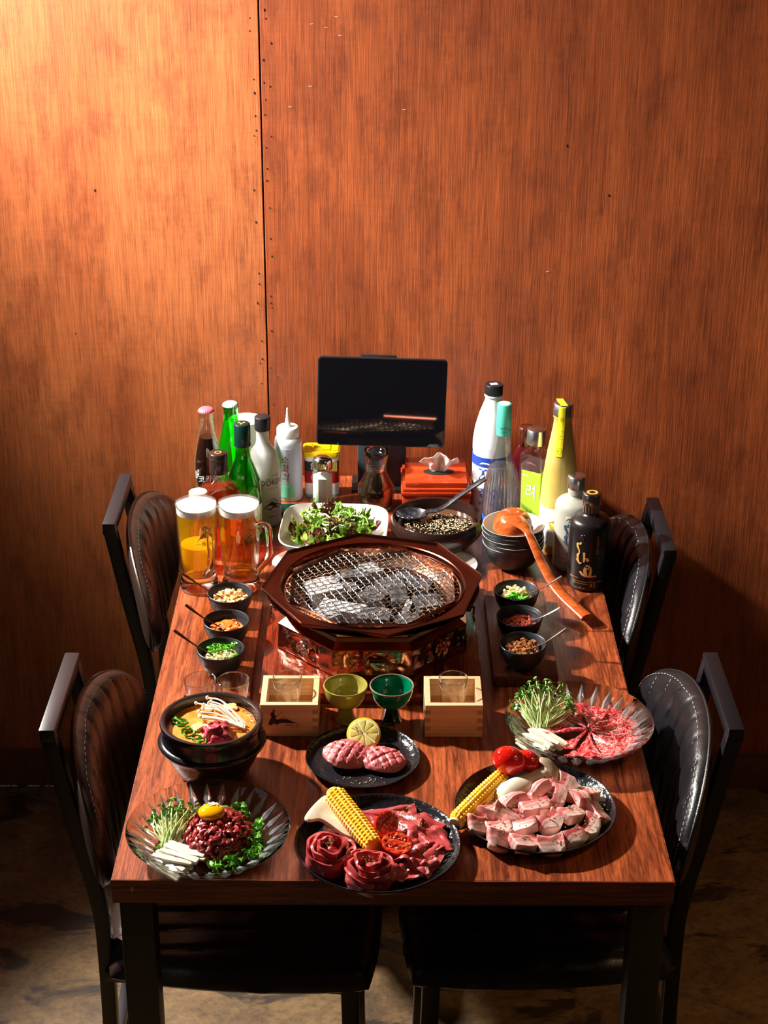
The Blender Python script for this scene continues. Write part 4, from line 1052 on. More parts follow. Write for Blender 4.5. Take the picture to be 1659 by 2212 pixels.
# 4 frosted bottle
P4 = [(0, 0), (.029, 0), (.0315, .004), (.0318, .105), (.0305, .125), (.0225, .148), (.0148, .158), (.0122, .168), (.0120, .186), (.0135, .188), (.0135, .194)]
b = bottle('spirit_bottle', 'frosted white bottle with black cap and mountain drawing', -.2415, 1.118, P4, M_FROST, hollow=0)
lid_cap(b, .0152, .190, .2155, M_BLACKPL, rib=.03); rf = prof_r(P4)
text_round(b, 'DOKDO', .0155, M_INK, rf, -52, .092, .9); text_round(b, 'KOREA', .0042, M_INK, rf, -45, .106); text_round(b, 'DISTILLED SOJU', .0028, M_INK, rf, -52, .080)
text_round(b, '17% ALC', .0042, M_INK, rf, -52, .031); text_round(b, 'ZERO 0', .0052, M_INK, rf, -54, .022, 1.3)
part('rule', cyl_patch(rf, .100, .1004, -80, -50, 10, 1, .0008), M_INK, b)
def curved_poly(pts, rf, ang, off=.0008):
    """filled outline wrapped on a bottle as a fan of thin triangles"""
    cx = sum(p[0] for p in pts) / len(pts); cz = sum(p[1] for p in pts) / len(pts); v = []
    for (x, z) in [(cx, cz)] + list(pts):
        r = rf(z) + off; a = radians(ang) + x / rf(z); v.append((r * cos(a), r * sin(a), z))
    return v, [[0, i, i % len(pts) + 1] for i in range(1, len(pts) + 1)]
mb = MB()
mb.add(curved_poly([(-.021, .040), (-.014, .047), (-.006, .053), (0, .050), (.007, .046), (.014, .043), (.020, .039), (.010, .036), (-.010, .036)], rf, -50))
mb.build('mountain_print', M_INK, b, smooth=False)
tag(stroke_round([([(-.011, .052), (-.006, .058), (-.002, .060)], [.0010, .0006]), ([(-.002, .060), (.004, .055), (.007, .050)], [.0006, .0012]), ([(-.004, .056), (-.002, .051)], [.0012, .0006]), ([(.001, .056), (.003, .051)], [.0012, .0006])], rf, -50).build('mountain_lines', M_INK, b), kind='stuff')
# 5 square amber flask
def sq_body(parent, name, rows, mat, M=None, n=48, p=5.0, asp=.62):
    def ring(h, z):
        out = []
        for i in range(n):
            a = 2 * pi * i / n; c, s = cos(a), sin(a); k = (abs(c) ** p + abs(s) ** p) ** (-1 / p); out.append((h * k * c, h * k * s * asp, z))
        return out
    v = []; f = []
    for (h, z, pp, aa) in rows:
        for i in range(n):
            a = 2 * pi * i / n; c, s = cos(a), sin(a); k = (abs(c) ** pp + abs(s) ** pp) ** (-1 / pp); v.append((h * k * c, h * k * s * aa, z))
    for r in range(len(rows) - 1):
        for i in range(n): f.append([r * n + i, r * n + (i + 1) % n, (r + 1) * n + (i + 1) % n, (r + 1) * n + i])
    f.append(list(range(n))[::-1]); f.append([(len(rows) - 1) * n + i for i in range(n)])
    return part(name, (v, f), mat, parent, M, angle=50)
t = thing('whisky_flask', 'square-shouldered flask of red-amber spirit with dark brown cap', 'bottle', (-.3130, .985, TT + .0003), .30)
rows = [(.036, 0, 6, .66), (.0385, .003, 8, .66), (.0390, .110, 8, .66), (.0375, .122, 6, .66), (.030, .135, 4, .72), (.0155, .148, 2.2, 1), (.0125, .152, 2, 1), (.0125, .162, 2, 1)]
sq_body(t, 'glass', rows, M_GLASS, n=64)
sq_body(t, 'liquid', [(h - .0022, z, pp, aa) for h, z, pp, aa in [(.036, .004, 6, .66), (.0385, .006, 8, .66), (.0390, .108, 8, .66), (.0375, .121, 6, .66), (.031, .132, 4, .72)]], M_AMBERLIQ, n=64)
lid_cap(t, .0168, .160, .1985, M_CAPBRN); part('cap_ring', lathe([(0, .187), (.0172, .187), (.0172, .189), (0, .189)], 40), M_CAPBRN, t)
part('cap_mark', lathe([(.0045, .1986), (.0062, .1986), (.0062, .1989), (.0045, .1989)], 30), M_GOLDPR, t)
# small cork topped bottle behind the mug
PS = [(0, 0), (.019, 0), (.020, .003), (.020, .075), (.012, .098), (.0095, .105), (.0095, .130)]
b = bottle('miniature_bottle', 'small bottle whose pinkish round stopper shows above left beer mug', -.3440, .918, PS, M_GLASS)
lid_cap(b, .0165, .131, .152, M_CORK, 'stopper'); liquid(b, PS, .09, M_AMBERLIQ)
# paper cup
t = thing('paper_cup', 'white paper cup behind the green bottles against the wall', 'cup', (-.2830, 1.235, TT + .0003))
part('wall', lathe([(0, 0), (.024, 0), (.0325, .158), (.0335, .160), (.0330, .163), (.0318, .1605), (.0234, .004), (0, .004)], 48), M_PAPER, t, angle=60)
# squeeze bottle
PQ = [(0, 0), (.0255, 0), (.0268, .003), (.0270, .118), (.0250, .128), (.0200, .132)]
b = bottle('squeeze_bottle', 'milky squeeze bottle with pointed white nozzle and red Korean lettering', -.2010, 1.230, PQ, M_HDPE, hollow=0); rf = prof_r(PQ)
part('collar', lathe([(0, .130), (.0215, .130), (.0220, .134), (.0215, .147), (.0195, .150), (0, .150)], 48), M_WHITE, b, angle=40)
part('nozzle', lathe([(0, .149), (.0075, .149), (.0062, .152), (.0030, .172), (.0016, .188), (0, .1885)], 24), M_WHITE, b, angle=60)
part('label', cyl_patch(rf, .010, .112, -150, -32, 30), M_LABELGR, b)
part('label_foot', cyl_patch(rf, .010, .034, -140, -60, 20, 2, .0007), M_LABELMINT, b)
for k, ch in enumerate('소화기'): text_round(b, ch, .019, M_REDPR, rf, -100, .090 - k * .0185, .85, .1, off=.0012)
# navy lighter-like box
t = thing('pocket_case', 'flat navy case with green lettering under the squeeze bottle', 'case', (-.172, 1.158, TT + .0003), .12)
part('body', box(.085, .040, .011, (0, 0, .0055)), M_NAVYPL, t, bev=.003); text_flat(t, 'GISS', .0085, M_NEON, T(.006, -.009, .0113) @ RZ(.05))
# yellow lidded tin
t = thing('seasoning_tin', 'seasoning tin with yellow lid and black, olive and red bands', 'tin', (-.1365, 1.252, TT + .0003))
def rrect(w, d, r, n=6):
    out = []
    for cx, cy, a0 in ((w / 2 - r, d / 2 - r, 0), (-w / 2 + r, d / 2 - r, 90), (-w / 2 + r, -d / 2 + r, 180), (w / 2 - r, -d / 2 + r, 270)):
        for i in range(n + 1): a = radians(a0 + 90 * i / n); out.append((cx + r * cos(a), cy + r * sin(a)))
    return out
def band(z0, z1, w, d, r, mat, nm, x0=None, x1=None):
    return part(nm, plate_shape(rrect(w, d, r), z0, z1), mat, t, angle=40)
band(0, .086, .0670, .045, .010, M_PAPER, 'body'); band(.0555, .0760, .0674, .0454, .010, M_BLKPR, 'black_band'); band(.0300, .0555, .0676, .0456, .010, M_REDPR, 'red_band'); band(0, .006, .0674, .0454, .010, M_LABELMINT, 'foot_band')
part('olive_panel', box2(.016, .0310, -.0231, -.0226, .0555, .0760), M_GOLDPR, t, smooth=False)
part('lid', plate_shape(rrect(.0735, .050, .010), .085, .097), M_YELLOW, t, bev=.002); part('lid_flap', box(.034, .030, .0045, (.001, -.002, .0985)), M_YELLOW, t, bev=.0012)
for sx in (-1, 1): part('lid_flap', box(.014, .034, .0030, (sx * .0265, -.002, .0980)), M_YELLOW, t, bev=.0012)
text_flat(t, '순후추', .013, M_WHTPR, T(-.004, -.0236, .043) @ RX(pi / 2)); 
part('flower_badge', plate_shape([(.0085 * (1 + .16 * cos(5 * a)) * cos(a), .0085 * (1 + .16 * cos(5 * a)) * sin(a)) for a in [2 * pi * i / 40 for i in range(40)]], 0, .0004), M_WHTPR, t, T(-.0125, -.0233, .066) @ RX(pi / 2))
part('flower_badge', plate_shape([(.0068 * (1 + .16 * cos(5 * a)) * cos(a), .0068 * (1 + .16 * cos(5 * a)) * sin(a)) for a in [2 * pi * i / 40 for i in range(40)]], .0004, .0008), M_REDPR, t, T(-.0125, -.0233, .066) @ RX(pi / 2))
# salt shaker
t = thing('salt_shaker', 'faceted glass salt shaker with dome steel lid in front of tin', 'shaker', (-.1330, 1.192, TT + .0003))
f8 = lambda r, z, a: r / cos(((a + pi / 8) % (pi / 4)) - pi / 8) * .97 if z < .074 and r > .01 else r
part('glass', lathe([(0, 0), (.019, 0), (.0205, .003), (.0205, .070), (.0185, .078), (.0180, .082), (.0168, .082), (.0175, .070), (.0178, .008), (0, .007)], 64, f8), M_GLASS, t, angle=20)
part('salt', lathe([(0, .008), (.0188, .008), (.0188, .062), (.010, .066), (0, .067)], 32, f8), M_SALT, t, angle=30)
l_ = part('lid', lathe([(0, .081), (.0195, .081), (.0200, .083), (.0195, .085), (.0195, .094), (.0175, .100), (.010, .1038), (0, .105)], 48), M_CHROME, t, angle=50)
for k in range(7):
    a = 2 * pi * k / 6; r = .008 if k < 6 else 0; part('hole', lathe([(0, 0), (.0008, 0), (0, .0003)], 8), M_INK, l_, T(r * cos(a), r * sin(a), .1042 if r else .1049))
# carafe
t = thing('soy_carafe', 'small glass carafe of soy sauce with thick clear stopper', 'carafe', (-.0290, 1.185, TT + .0003))
pr = [(0, 0), (.030, 0), (.0345, .006), (.0365, .030), (.0350, .045), (.0260, .062), (.0195, .078), (.0190, .088), (.0205, .090)]
part('glass', lathe(pr + [(.0180, .088), (.0175, .078), (.0235, .062), (.0325, .044), (.0340, .030), (.0320, .008), (0, .006)], 64), M_GLASS, t, angle=60)
part('soy', lathe([(0, .0065), (.0315, .0085), (.0335, .030), (.0320, .044), (.0228, .061), (.0180, .070), (0, .070)], 48), M_SOY, t, angle=60)
stp = part('stopper', lathe([(0, .078), (.0150, .078), (.0175, .086), (.0205, .098), (.0232, .112), (.0238, .118), (.0225, .1205), (.0200, .1195), (.0165, .112), (.0120, .106), (.005, .104), (0, .104)], 64), M_SOLIDGLASS, t, angle=60)
part('pouring_notch', blob(.004, .002, .005, .1, 1, 2, 2), M_SOLIDGLASS, stp, T(-.012, -.0185, .104))
for k in range(3): part('thread_ring', tube([(.0196 * cos(2 * pi * i / 40), .0196 * sin(2 * pi * i / 40), .080 + .0042 * k) for i in range(40)], .0009, 6, closed=True), M_SOLIDGLASS, t)
# ordering screen
t = thing('tabletop_screen', 'black glossy tabletop screen on dark column stand', 'screen', (-.0180, 1.265, TT + .0003))
part('stand_foot', box(.120, .075, .008, (0, .02, .004)), M_BLACKPL, t, bev=.002)
part('stand_column', box(.096, .022, .150, (0, .010, .083)), pm('slate_plastic', (.035, .045, .060), .35), t, bev=.004)
Ms = T(-.001, -.045, .2065) @ RY(radians(1.55)) @ RX(radians(-8))
pn = part('panel', plate_shape(rrect(.2475, .1735, .008), 0, .009), M_BLACKPL, t, Ms @ RX(pi / 2), bev=.0012)
part('display', plate_shape(rrect(.2425, .1685, .006), .0088, .0096), M_SCREEN, pn, Ms @ RX(pi / 2))
part('mount', box(.085, .055, .085, (0, .028, -.020)), M_BLACKPL, t, Ms, bev=.004)
part('scanner_bar', box(.070, .014, .012, (-.008, .009, .0835)), M_BLACKPL, t, Ms, bev=.003)
# tissue box
t = thing('tissue_box', 'red lacquered wooden tissue box', 'box', (.0860, 1.182, TT + .0003))
part('body', box(.128, .118, .052, (0, 0, .026)), M_REDWOOD, t, bev=.002)
part('lid_moulding', box(.134, .124, .007, (0, 0, .0555)), M_REDWOOD, t, bev=.002)
part('lid_moulding', box(.128, .118, .007, (0, 0, .0625)), M_REDWOOD, t, bev=.002)
v_, f_ = box(.118, .110, .016, (0, .002, .074)); v_ = [(x, y, z - (.006 if (y < -.03 and z > .075) else 0)) for x, y, z in v_]
part('lid', (v_, f_), M_REDWOOD, t, bev=.0015); part('slot', lathe([(0, 0), (.030, 0), (.028, .0006), (0, .0007)], 32), M_INK, t, T(.006, -.006, .0795) @ RX(-.055 + .11) @ S(1, .45, 1))
def tis(u, v):
    a = (u - .5) * 2; h = .044 * v; fold = .010 * sin(u * 13 + 1.3 * v) * (.35 + v * .65)
    return Vector((a * (.012 + .021 * v + .006 * v * v) + .004 * noise.noise(Vector((u * 5, v * 4, 2))), fold + .009 * noise.noise(Vector((u * 4, v * 3, 9))) - .016 * v * v, h - .020 * v * abs(a) ** 2 + .010 * v * noise.noise(Vector((u * 6, 3, 7)))))
o = part('tissue', sheet(tis, 40, 18, .0006), M_TISSUE, None, angle=70); o.location = (.0920, 1.176, .8290); tag(o, 'crumpled white tissue sticking out of the red box', 'tissue')
# white makgeolli bottle
PJ = [(0, 0), (.033, 0), (.0365, .005), (.0370, .110), (.0362, .126), (.0372, .132), (.0368, .150), (.0330, .176), (.0250, .205), (.0170, .226), (.0145, .236), (.0175, .237), (.0175, .2395), (.014, .240), (.014, .246)]
b = bottle('rice_wine_bottle', 'tall white plastic bottle with black cap, blue band and Korean lettering', .1930, 1.176, PJ, M_WHITEG, hollow=0); rf = prof_r(PJ)
lid_cap(b, .0175, .2415, .2600, M_BLACKPL, rib=.04); part('blue_band', cyl_patch(rf, .103, .122, -200, 20, 60, 3, .0006), M_NAVY, b)
part('cap_sticker', box(.014, .011, .0004, (0, 0, .2603)), M_LABELGR, b, RZ(.3))
text_round(b, '지', .034, M_NAVY, rf, -112, .084); text_round(b, '장수', .022, M_NAVY, rf, -100, .048, rot=0); text_round(b, '생막걸리', .0085, M_INK, rf, -108, .026); text_round(b, '2024.07', .005, M_LABELGR, rf, -128, .176)
part('house_print', curved_poly([(-.012, .1075), (-.009, .111), (-.006, .1125), (.006, .1125), (.009, .111), (.012, .1075)], rf, -112, .0012), M_WHTPR, b, smooth=False)
# clear ribbed bottle
PT = [(0, 0), (.031, 0), (.0345, .005), (.0350, .040), (.0345, .060), (.0320, .090), (.0265, .118), (.0205, .140), (.0155, .160), (.0125, .180), (.0115, .200)]
rb_ = lambda r, z, a: r * (1 + (.022 * max(0, cos(34 * a)) ** 2 if .030 < z < .135 and r > .02 else 0))
t = thing('clear_spirit_bottle', 'clear ribbed bottle with teal foil cap and blue foot band', 'bottle', (.2085, 1.098, TT + .0003))
inn = [(max(r - .0022, 0), z + (.004 if i < 2 else 0)) for i, (r, z) in enumerate(PT)][::-1]
PTf = [(0, 0), (.031, 0), (.0345, .005), (.0350, .029)] + [(prof_r(PT)(.031 + .0104 * k), .031 + .0104 * k) for k in range(11)] + PT[7:]
part('glass', lathe(PTf + inn, 204, rb_), M_GLASS, t, angle=60); liquid(t, PT, .128, M_WATERLIQ, .0028)
mb = MB()
for k in range(34):
    a = 2 * pi * k / 34; mb.add(tube([((prof_r(PT)(z) + .0005) * cos(a), (prof_r(PT)(z) + .0005) * sin(a), z) for z in [.032 + .010 * j for j in range(10)]], [.0008] * 9 + [.0003], 5))
tag(mb.build('ribs', M_SOLIDGLASS, t), kind='stuff')
part('foot_band', cyl_patch(prof_r(PT), .004, .028, -200, 20, 60, 3), M_BLUEBAND, t)
lid_cap(t, .0140, .205, .2515, M_TEAL); part('cap_skirt', lathe([(0, .190), (.0136, .190), (.0138, .230), (0, .230)], 40), M_TEAL, t); part('cap_disc', lathe([(0, .2515), (.0105, .2515), (.0100, .2520), (0, .2521)], 30), M_WHTPR, t)
text_round(t, 'KOREA', .0042, M_NAVY, .0138, -92, .207, off=.0006); text_round(t, '한주', .0052, M_NAVY, .0138, -92, .199, off=.0006); text_round(t, '●●', .003, M_NAVY, .0138, -50, .203, off=.0006)
# square bottle with lime label
t = thing('square_bottle', 'clear square bottle with silver cap and lime green label', 'bottle', (.2665, 1.060, TT + .0003), radians(-31))
rows = [(.0215, 0, 12, 1), (.0225, .002, 14, 1), (.0228, .165, 14, 1), (.0215, .170, 10, 1), (.0140, .176, 3, 1), (.0110, .178, 2, 1), (.0110, .190, 2, 1)]
sq_body(t, 'glass', rows, M_GLASS, n=80); sq_body(t, 'liquid', [(.0203, .004, 14, 1), (.0206, .150, 14, 1)], M_WATERLIQ, n=80)
part('label', box2(-.0160, .0233, -.0234, -.0228, .008, .140), M_LIME, t, smooth=False); part('label_side', box2(.0228, .0234, -.0234, .0170, .008, .140), M_LIME, t, smooth=False)
part('shoulder_rim', tube([(.0212 * a, .0212 * b_, .1700) for a, b_ in ((-1, -1), (1, -1), (1, 1), (-1, 1))], .0010, 6, closed=True), M_SOLIDGLASS, t)
lid_cap(t, .0180, .188, .2170, M_SILVER)
FM = T(.004, -.0278, 0) @ RX(pi / 2)
text_flat(t, '려', .031, M_WHTPR, T(.004, -.0238, .098) @ RX(pi / 2), .85); text_flat(t, 'mihro', .0060, M_WHTPR, T(-.0085, -.0238, .131) @ RX(pi / 2))
hs = [(-.006, .008), (-.008, .030), (-.0085, .048), (-.0095, .053), (-.0065, .060), (-.0065, .066), (-.0035, .061), (.0015, .060), (.005, .064), (.006, .058), (.0075, .048), (.010, .040), (.013, .030), (.015, .018), (.016, .008)]
part('horse_print', ([(.002 + x * .88, -.0237, z) for x, z in hs], [list(range(len(hs)))]), M_LIMEDK, t, smooth=False)
part('horse_blaze', ([(.002 + x * .88, -.0239, z) for x, z in [(-.004, .014), (-.005, .036), (-.002, .052), (.003, .050), (.004, .034), (.002, .014)]], [[0, 1, 2, 3, 4, 5]]), M_LIME, t, smooth=False)
# pink bottle with copper cap behind
PP = [(0, 0), (.028, 0), (.030, .004), (.030, .085), (.020, .108), (.013, .120), (.012, .128)]
b = bottle('pink_bottle', 'pink-labelled bottle with copper cap, mostly hidden behind the square bottle', .2630, 1.215, PP, M_PINKPR, hollow=0)
lid_cap(b, .0165, .122, .158, M_COPPER); text_round(b, '♥', .006, M_REDPR, .0165, -100, .145, off=.0006)
# yellow green frosted bottle
PY = [(0, 0), (.030, 0), (.0335, .005), (.0345, .030), (.0342, .100), (.0320, .140), (.0255, .195), (.0190, .235), (.0165, .252), (.0160, .262), (.0175, .264), (.0175, .267), (.015, .268), (.015, .275)]
b = bottle('citron_wine_bottle', 'tall frosted yellow bottle with bright yellow paper seal over silver cap', .3070, 1.003, PY, M_FROSTY, hollow=0); rf = prof_r(PY)
lid_cap(b, .0180, .268, .2905, M_SILVER)
part('label', cyl_patch(rf, .020, .094, -190, 10, 50, 4), M_PAPER, b)
part('lemon_print', curved_poly([(.016 * cos(a) * (1 if sin(a) < 0 else 1.05), .068 + (.018 * sin(a) if sin(a) < 0 else .008 * sin(a) * (1 - abs(cos(a))))) for a in [2 * pi * i / 24 for i in range(24)]], rf, -97, .0012), M_LEMONPR, b, smooth=False)
stroke_round([([(-.004, .071), (.000, .068)], [.0012, .0008]), ([(.006, .078), (.002, .066), (.010, .056), (.016, .046)], [.0005, .0005])], rf, -97, .0016).build('print_lines', M_INK, b)
text_round(b, '●', .0022, M_SPROUT, rf, -84, .071, off=.0016); text_round(b, '◎', .0065, M_INK, rf, -100, .038); text_round(b, '500 ml', .0034, M_INK, rf, -95, .026)
def seal(o):
    def g(u, v):
        L_ = v * .125; ang = radians(-104) + (u - .5) * .010 / .018
        if L_ < .030: return Vector((-.0025 + (u - .5) * .012 + .2 * (L_ - .018), .018 - L_ * 1.15, .2908 + o))
        z = .2908 - (L_ - .030); r = (.0180 if z > .266 else prof_r(PY)(z)) + .0008 + o; a = radians(-104 - 40 * max(0, .262 - z)) + (u - .5) * .0125 / r
        return Vector((r * cos(a), r * sin(a), z))
    return g
sl = part('paper_seal', shell(seal(.0004), seal(0), 8, 30), M_YELSEAL, b)
text_round(b, 'ㅇㅅ', .0060, M_INK, rf, -104, .206, off=.0020); mb = MB(); rnd = random.Random(2)
for k in range(12):
    z = rnd.uniform(.220, .243); a = radians(rnd.uniform(-120, -92)); r = rf(z) + .0020; mb.add(box(.0004, .0003, .0016), T(r * cos(a), r * sin(a), z) @ RZ(a + pi / 2) @ RY(rnd.uniform(-1, 1)))
tag(mb.build('seal_flecks', M_INK, b, smooth=False), kind='stuff')
stroke_round([([(.0048 * cos(2 * pi * i / 16), .206 + .0058 * sin(2 * pi * i / 16)) for i in range(17)], [.0004, .0004])], rf, -104, .0018).build('seal_oval', M_INK, b)
# brushed calligraphy bottles
PH = [(0, 0), (.033, 0), (.0362, .004), (.0366, .010), (.0366, .118), (.0352, .126), (.0300, .132), (.0190, .136), (.0145, .139), (.0135, .144), (.0135, .152)]
HW = [([(.002, .093), (.0035, .0905), (.0005, .0895), (-.0035, .0895), (-.0030, .084), (.0000, .078), (.0005, .072), (-.0020, .067), (-.0010, .060), (.0010, .0565)], [.0030, .0012, .0018, .0022, .0028, .0020, .0018, .0034, .0018, .0014]),
      ([(-.0050, .0600), (-.0010, .0560), (.0030, .0525), (.0060, .0545)], [.0010, .0022, .0024, .0008]),
      ([(.0095, .0745), (.0100, .0670), (.0102, .0590), (.0095, .0555)], [.0030, .0026, .0024, .0008]), ([(.0100, .0620), (.0150, .0635), (.0165, .0605), (.0140, .0590)], [.0012, .0016, .0040, .0030]),
      ([(.0130, .0460), (.0125, .0400), (.0135, .0340), (.0140, .0290)], [.0028, .0044, .0046, .0048]), ([(.0135, .0480), (.0165, .0500), (.0200, .0475), (.0175, .0435), (.0150, .0425)], [.0020, .0022, .0022, .0018, .0014]),
      ([(.0225, .0475), (.0225, .0400), (.0215, .0300)], [.0010, .0034, .0034]), ([(.0040, .0375), (.0080, .0320), (.0150, .0290), (.0250, .0285), (.0330, .0290)], [.0026, .0026, .0026, .0022, .0024])]
def calli(x, y, lab, glass, ink, capm, foil, black, rz):
    b = bottle('calligraphy_bottle', lab, x, y, PH, glass, hollow=0, rz=rz); rf = prof_r(PH)
    lid_cap(b, .0165, .156, .1785, capm); part('neck_foil', lathe([(0, .143), (.0148, .143), (.0150, .157), (0, .157)], 40), foil, b)
    stroke_round([([(px * 1.0, pz + .004) for px, pz in st], [q * 1.4 for q in wd]) for st, wd in HW], rf, -125 if black else -118).build('brush_lettering', ink, b, smooth=False)
    text_round(b, 'HWAYO', .0048, ink, rf, -137, .0275); text_round(b, 'Handcrafted, pure taste of Korea, distilled', .0032, ink, rf, -98, .0215); text_round(b, 'with a Hwayo tradition', .0032, ink, rf, -118, .0175)
    text_round(b, 'Vol. 375 ml.', .0040, ink, rf, -118, .0085)
    if black:
        text_round(b, '41', .0125, M_ORANGEPR, rf, -82, .0145); text_round(b, '°', .006, M_ORANGEPR, rf, -69, .019)
        for k, ch in enumerate('火堯燒酒人傳承'): text_round(b, ch, .0048, M_ORANGEPR, rf, -74, .108 - .0052 * k)
        part('cap_print', lathe([(.0055, .1786), (.0100, .1786), (.0100, .1788), (.0055, .1788)], 30), M_GOLDPR, b)
    mb = MB()
    for px, pz, r in ((-.003, .1080, .0040), (.0012, .1100, .0024), (.004, .1068, .0020), (-.0055, .1050, .0016), (-.001, .1030, .0026)): 
        a = radians(-112) + px / .0366; mb.add(blob(r, .0010, r * .8, .2, 2, px * 999, 2), T(.0366 * cos(a), .0366 * sin(a), pz) @ RZ(a + pi / 2))
    mb.build('embossed_mark', glass, b)
    return b
calli(.3300, .936, 'frosted grey calligraphy bottle with silver cap and slate blue brushwork', M_FROSTG, M_BLUEPR, M_SILVER, M_FROSTG, False, 0)
calli(.3490, .8625, 'matte black calligraphy bottle with gold brushwork and number 41', M_MATBLACK, M_GOLD, pm('smoked_chrome', (.42, .38, .36), .18, metal=1), pm('smoked_foil', (.30, .24, .22), .2, metal=1), True, 0)

# ------------------------------------------------------------------ beer mugs
def mug(x, y, lab, beer, two, rz):
    t = thing('beer_mug', lab, 'mug', (x, y, TT + .0003), rz)
    o = [(0, 0), (.030, 0), (.0335, .002), (.0345, .008), (.0330, .017), (.0300, .024), (.0300, .034), (.0320, .052), (.0345, .090), (.0362, .140), (.0368, .160), (.0364, .1640)]
    i_ = [(.0350, .1635), (.0345, .140), (.0325, .090), (.0300, .054), (.0275, .036), (.022, .029), (0, .027)]
    part('wall', lathe(o[4:] + i_[:-2] + [(.0275, .036)], 72), M_GLASS, t, angle=60)
    part('thick_base', lathe([(0, 0), (.030, 0), (.0335, .002), (.0345, .008), (.0330, .0168), (.0298, .0238), (.0297, .030), (.022, .0275), (0, .0265)], 72), M_SOLIDGLASS, t, angle=60)
    part('rim', tube([(.0358 * cos(2 * pi * k / 64), .0358 * sin(2 * pi * k / 64), .1638) for k in range(64)], .0012, 8, closed=True), M_SOLIDGLASS, t)
    inner = [(0, .0275), (.0218, .0285), (.0273, .0362), (.0298, .0545), (.0322, .090), (.0340, .132)]
    if two:
        part('cloudy_beer', lathe([(0, .0400), (.018, .0405), (.0255, .0450), (.0278, .0560), (.0294, .086), (0, .086)], 48), glow_liquid('cloudy_lager', (1, .8, .2), .10, (1.0, .72, .02)), t, angle=50)
    part('beer', lathe(inner + [(.0343, .1480), (0, .1480)], 64), beer, t, angle=50)
    part('foam', lathe([(0, .1482), (.0344, .1482), (.0347, .1560), (.0346, .1605), (.030, .1618), (0, .1622)], 64), M_FOAM, t, angle=60)
    hp = bez([(.0340, 0, .126), (.048, 0, .1320), (.0560, 0, .1240), (.0575, 0, .100), (.0570, 0, .078), (.0500, 0, .062), (.0320, 0, .040)], 6)
    part('handle', tube(hp, .0052, 10, flat=1.25), M_SOLIDGLASS, t, RZ(radians(-62 if two else -22)))
    rfm = prof_r(o)
    a0 = -62 - math.degrees(rz)
    text_round(t, '一番搾り', .0090, M_INK, rfm, a0 + 4, .1000)
    mb = MB()
    mb.add(curved_poly([(-.013, .110), (-.008, .118), (-.002, .125), (.006, .129), (.012, .127), (.009, .121), (.003, .117), (-.004, .112)], rfm, a0 + 4)); mb.build('emblem', M_ORANGEPR, t, smooth=False)
    stroke_round([([(-.008, .113), (0, .118), (.007, .124)], [.0022, .0026])], rfm, a0 + 4, .0013).build('emblem_lettering', M_LABELGR, t)
    stroke_round([([(-.003, .112), (.004, .117)], [.002, .002])], rfm, a0 + 4, .0013).build('emblem_lettering', M_REDPR, t)
    stroke_round([([(-.016, .106), (-.012, .111), (-.010, .117)], [.0006, .001, .0005]), ([(.004, .126), (-.001, .129)], [.0006, .001]), ([(.012, .117), (.015, .111)], [.001, .0005])], rfm, a0 + 4, .0010).build('emblem_feather', M_INK, t)
    mb = MB().add(curved_poly([(.004, .0935), (.0020, .0885), (.0022, .0865), (.004, .0850), (.0058, .0865), (.0060, .0885)], rfm, a0 + 8)); mb.build('drop_print', M_ORANGEPR, t, smooth=False)
    return t
mug(-.3400, .8420, 'foaming beer mug nearest the left table edge, bright yellow below', M_BEER, True, 0)
mug(-.2660, .8430, 'foaming beer mug of dark amber beer, between left mug and grill', M_BEER2, False, 0)

# ------------------------------------------------------------------ salad bowl, seaweed bowl, bowl stack, ladles
def sqr(r, z, n, p, rot): 
    out = []
    for i in range(n):
        a = 2 * pi * i / n; c, s = cos(a), sin(a); k = (abs(c) ** p + abs(s) ** p) ** (-1 / p); out.append(Vector((r * k * c, r * k * s, z)))
    return out
def sq_lathe(rows, n=96):
    v = []; f = []
    for (r, z, p) in rows: v += sqr(r, z, n, p, 0)
    for k in range(len(rows) - 1):
        for i in range(n): f.append([k * n + i, k * n + (i + 1) % n, (k + 1) * n + (i + 1) % n, (k + 1) * n + i])
    a = len(v); v += [Vector((0, 0, rows[0][1])), Vector((0, 0, rows[-1][1]))]
    for i in range(n): f.append([a, (i + 1) % n, i]); f.append([a + 1, (len(rows) - 1) * n + i, (len(rows) - 1) * n + (i + 1) % n])
    return v, f
t = thing('salad_bowl', 'square cream bowl with dark outside heaped with leafy salad', 'bowl', (-.1050, .985, TT + .0003), radians(-3))
sqo = [(.045, 0, 3.2), (.050, .002, 3.2), (.075, .020, 3.6), (.092, .040, 4.2), (.0985, .053, 4.6)]
sqi = [(.0985, .0535, 4.6), (.0965, .0545, 4.6), (.0940, .0520, 4.6), (.087, .038, 4.2), (.070, .021, 3.6), (.046, .007, 3.2)]
bw = part('outside', sq_lathe([(.0, .0001, 3)][:0] + sqo + [(.0980, .0538, 4.6)]), M_BOWLBLK, t, angle=60)
bm_v, bm_f = sq_lathe(sqi[::-1][:0] + sqi); part('inside', (bm_v, bm_f[:(len(sqi) - 1) * 96] + [q for q in bm_f[(len(sqi) - 1) * 96:] if (len(bm_v) - 1) in q]), M_CREAM, t, angle=60)
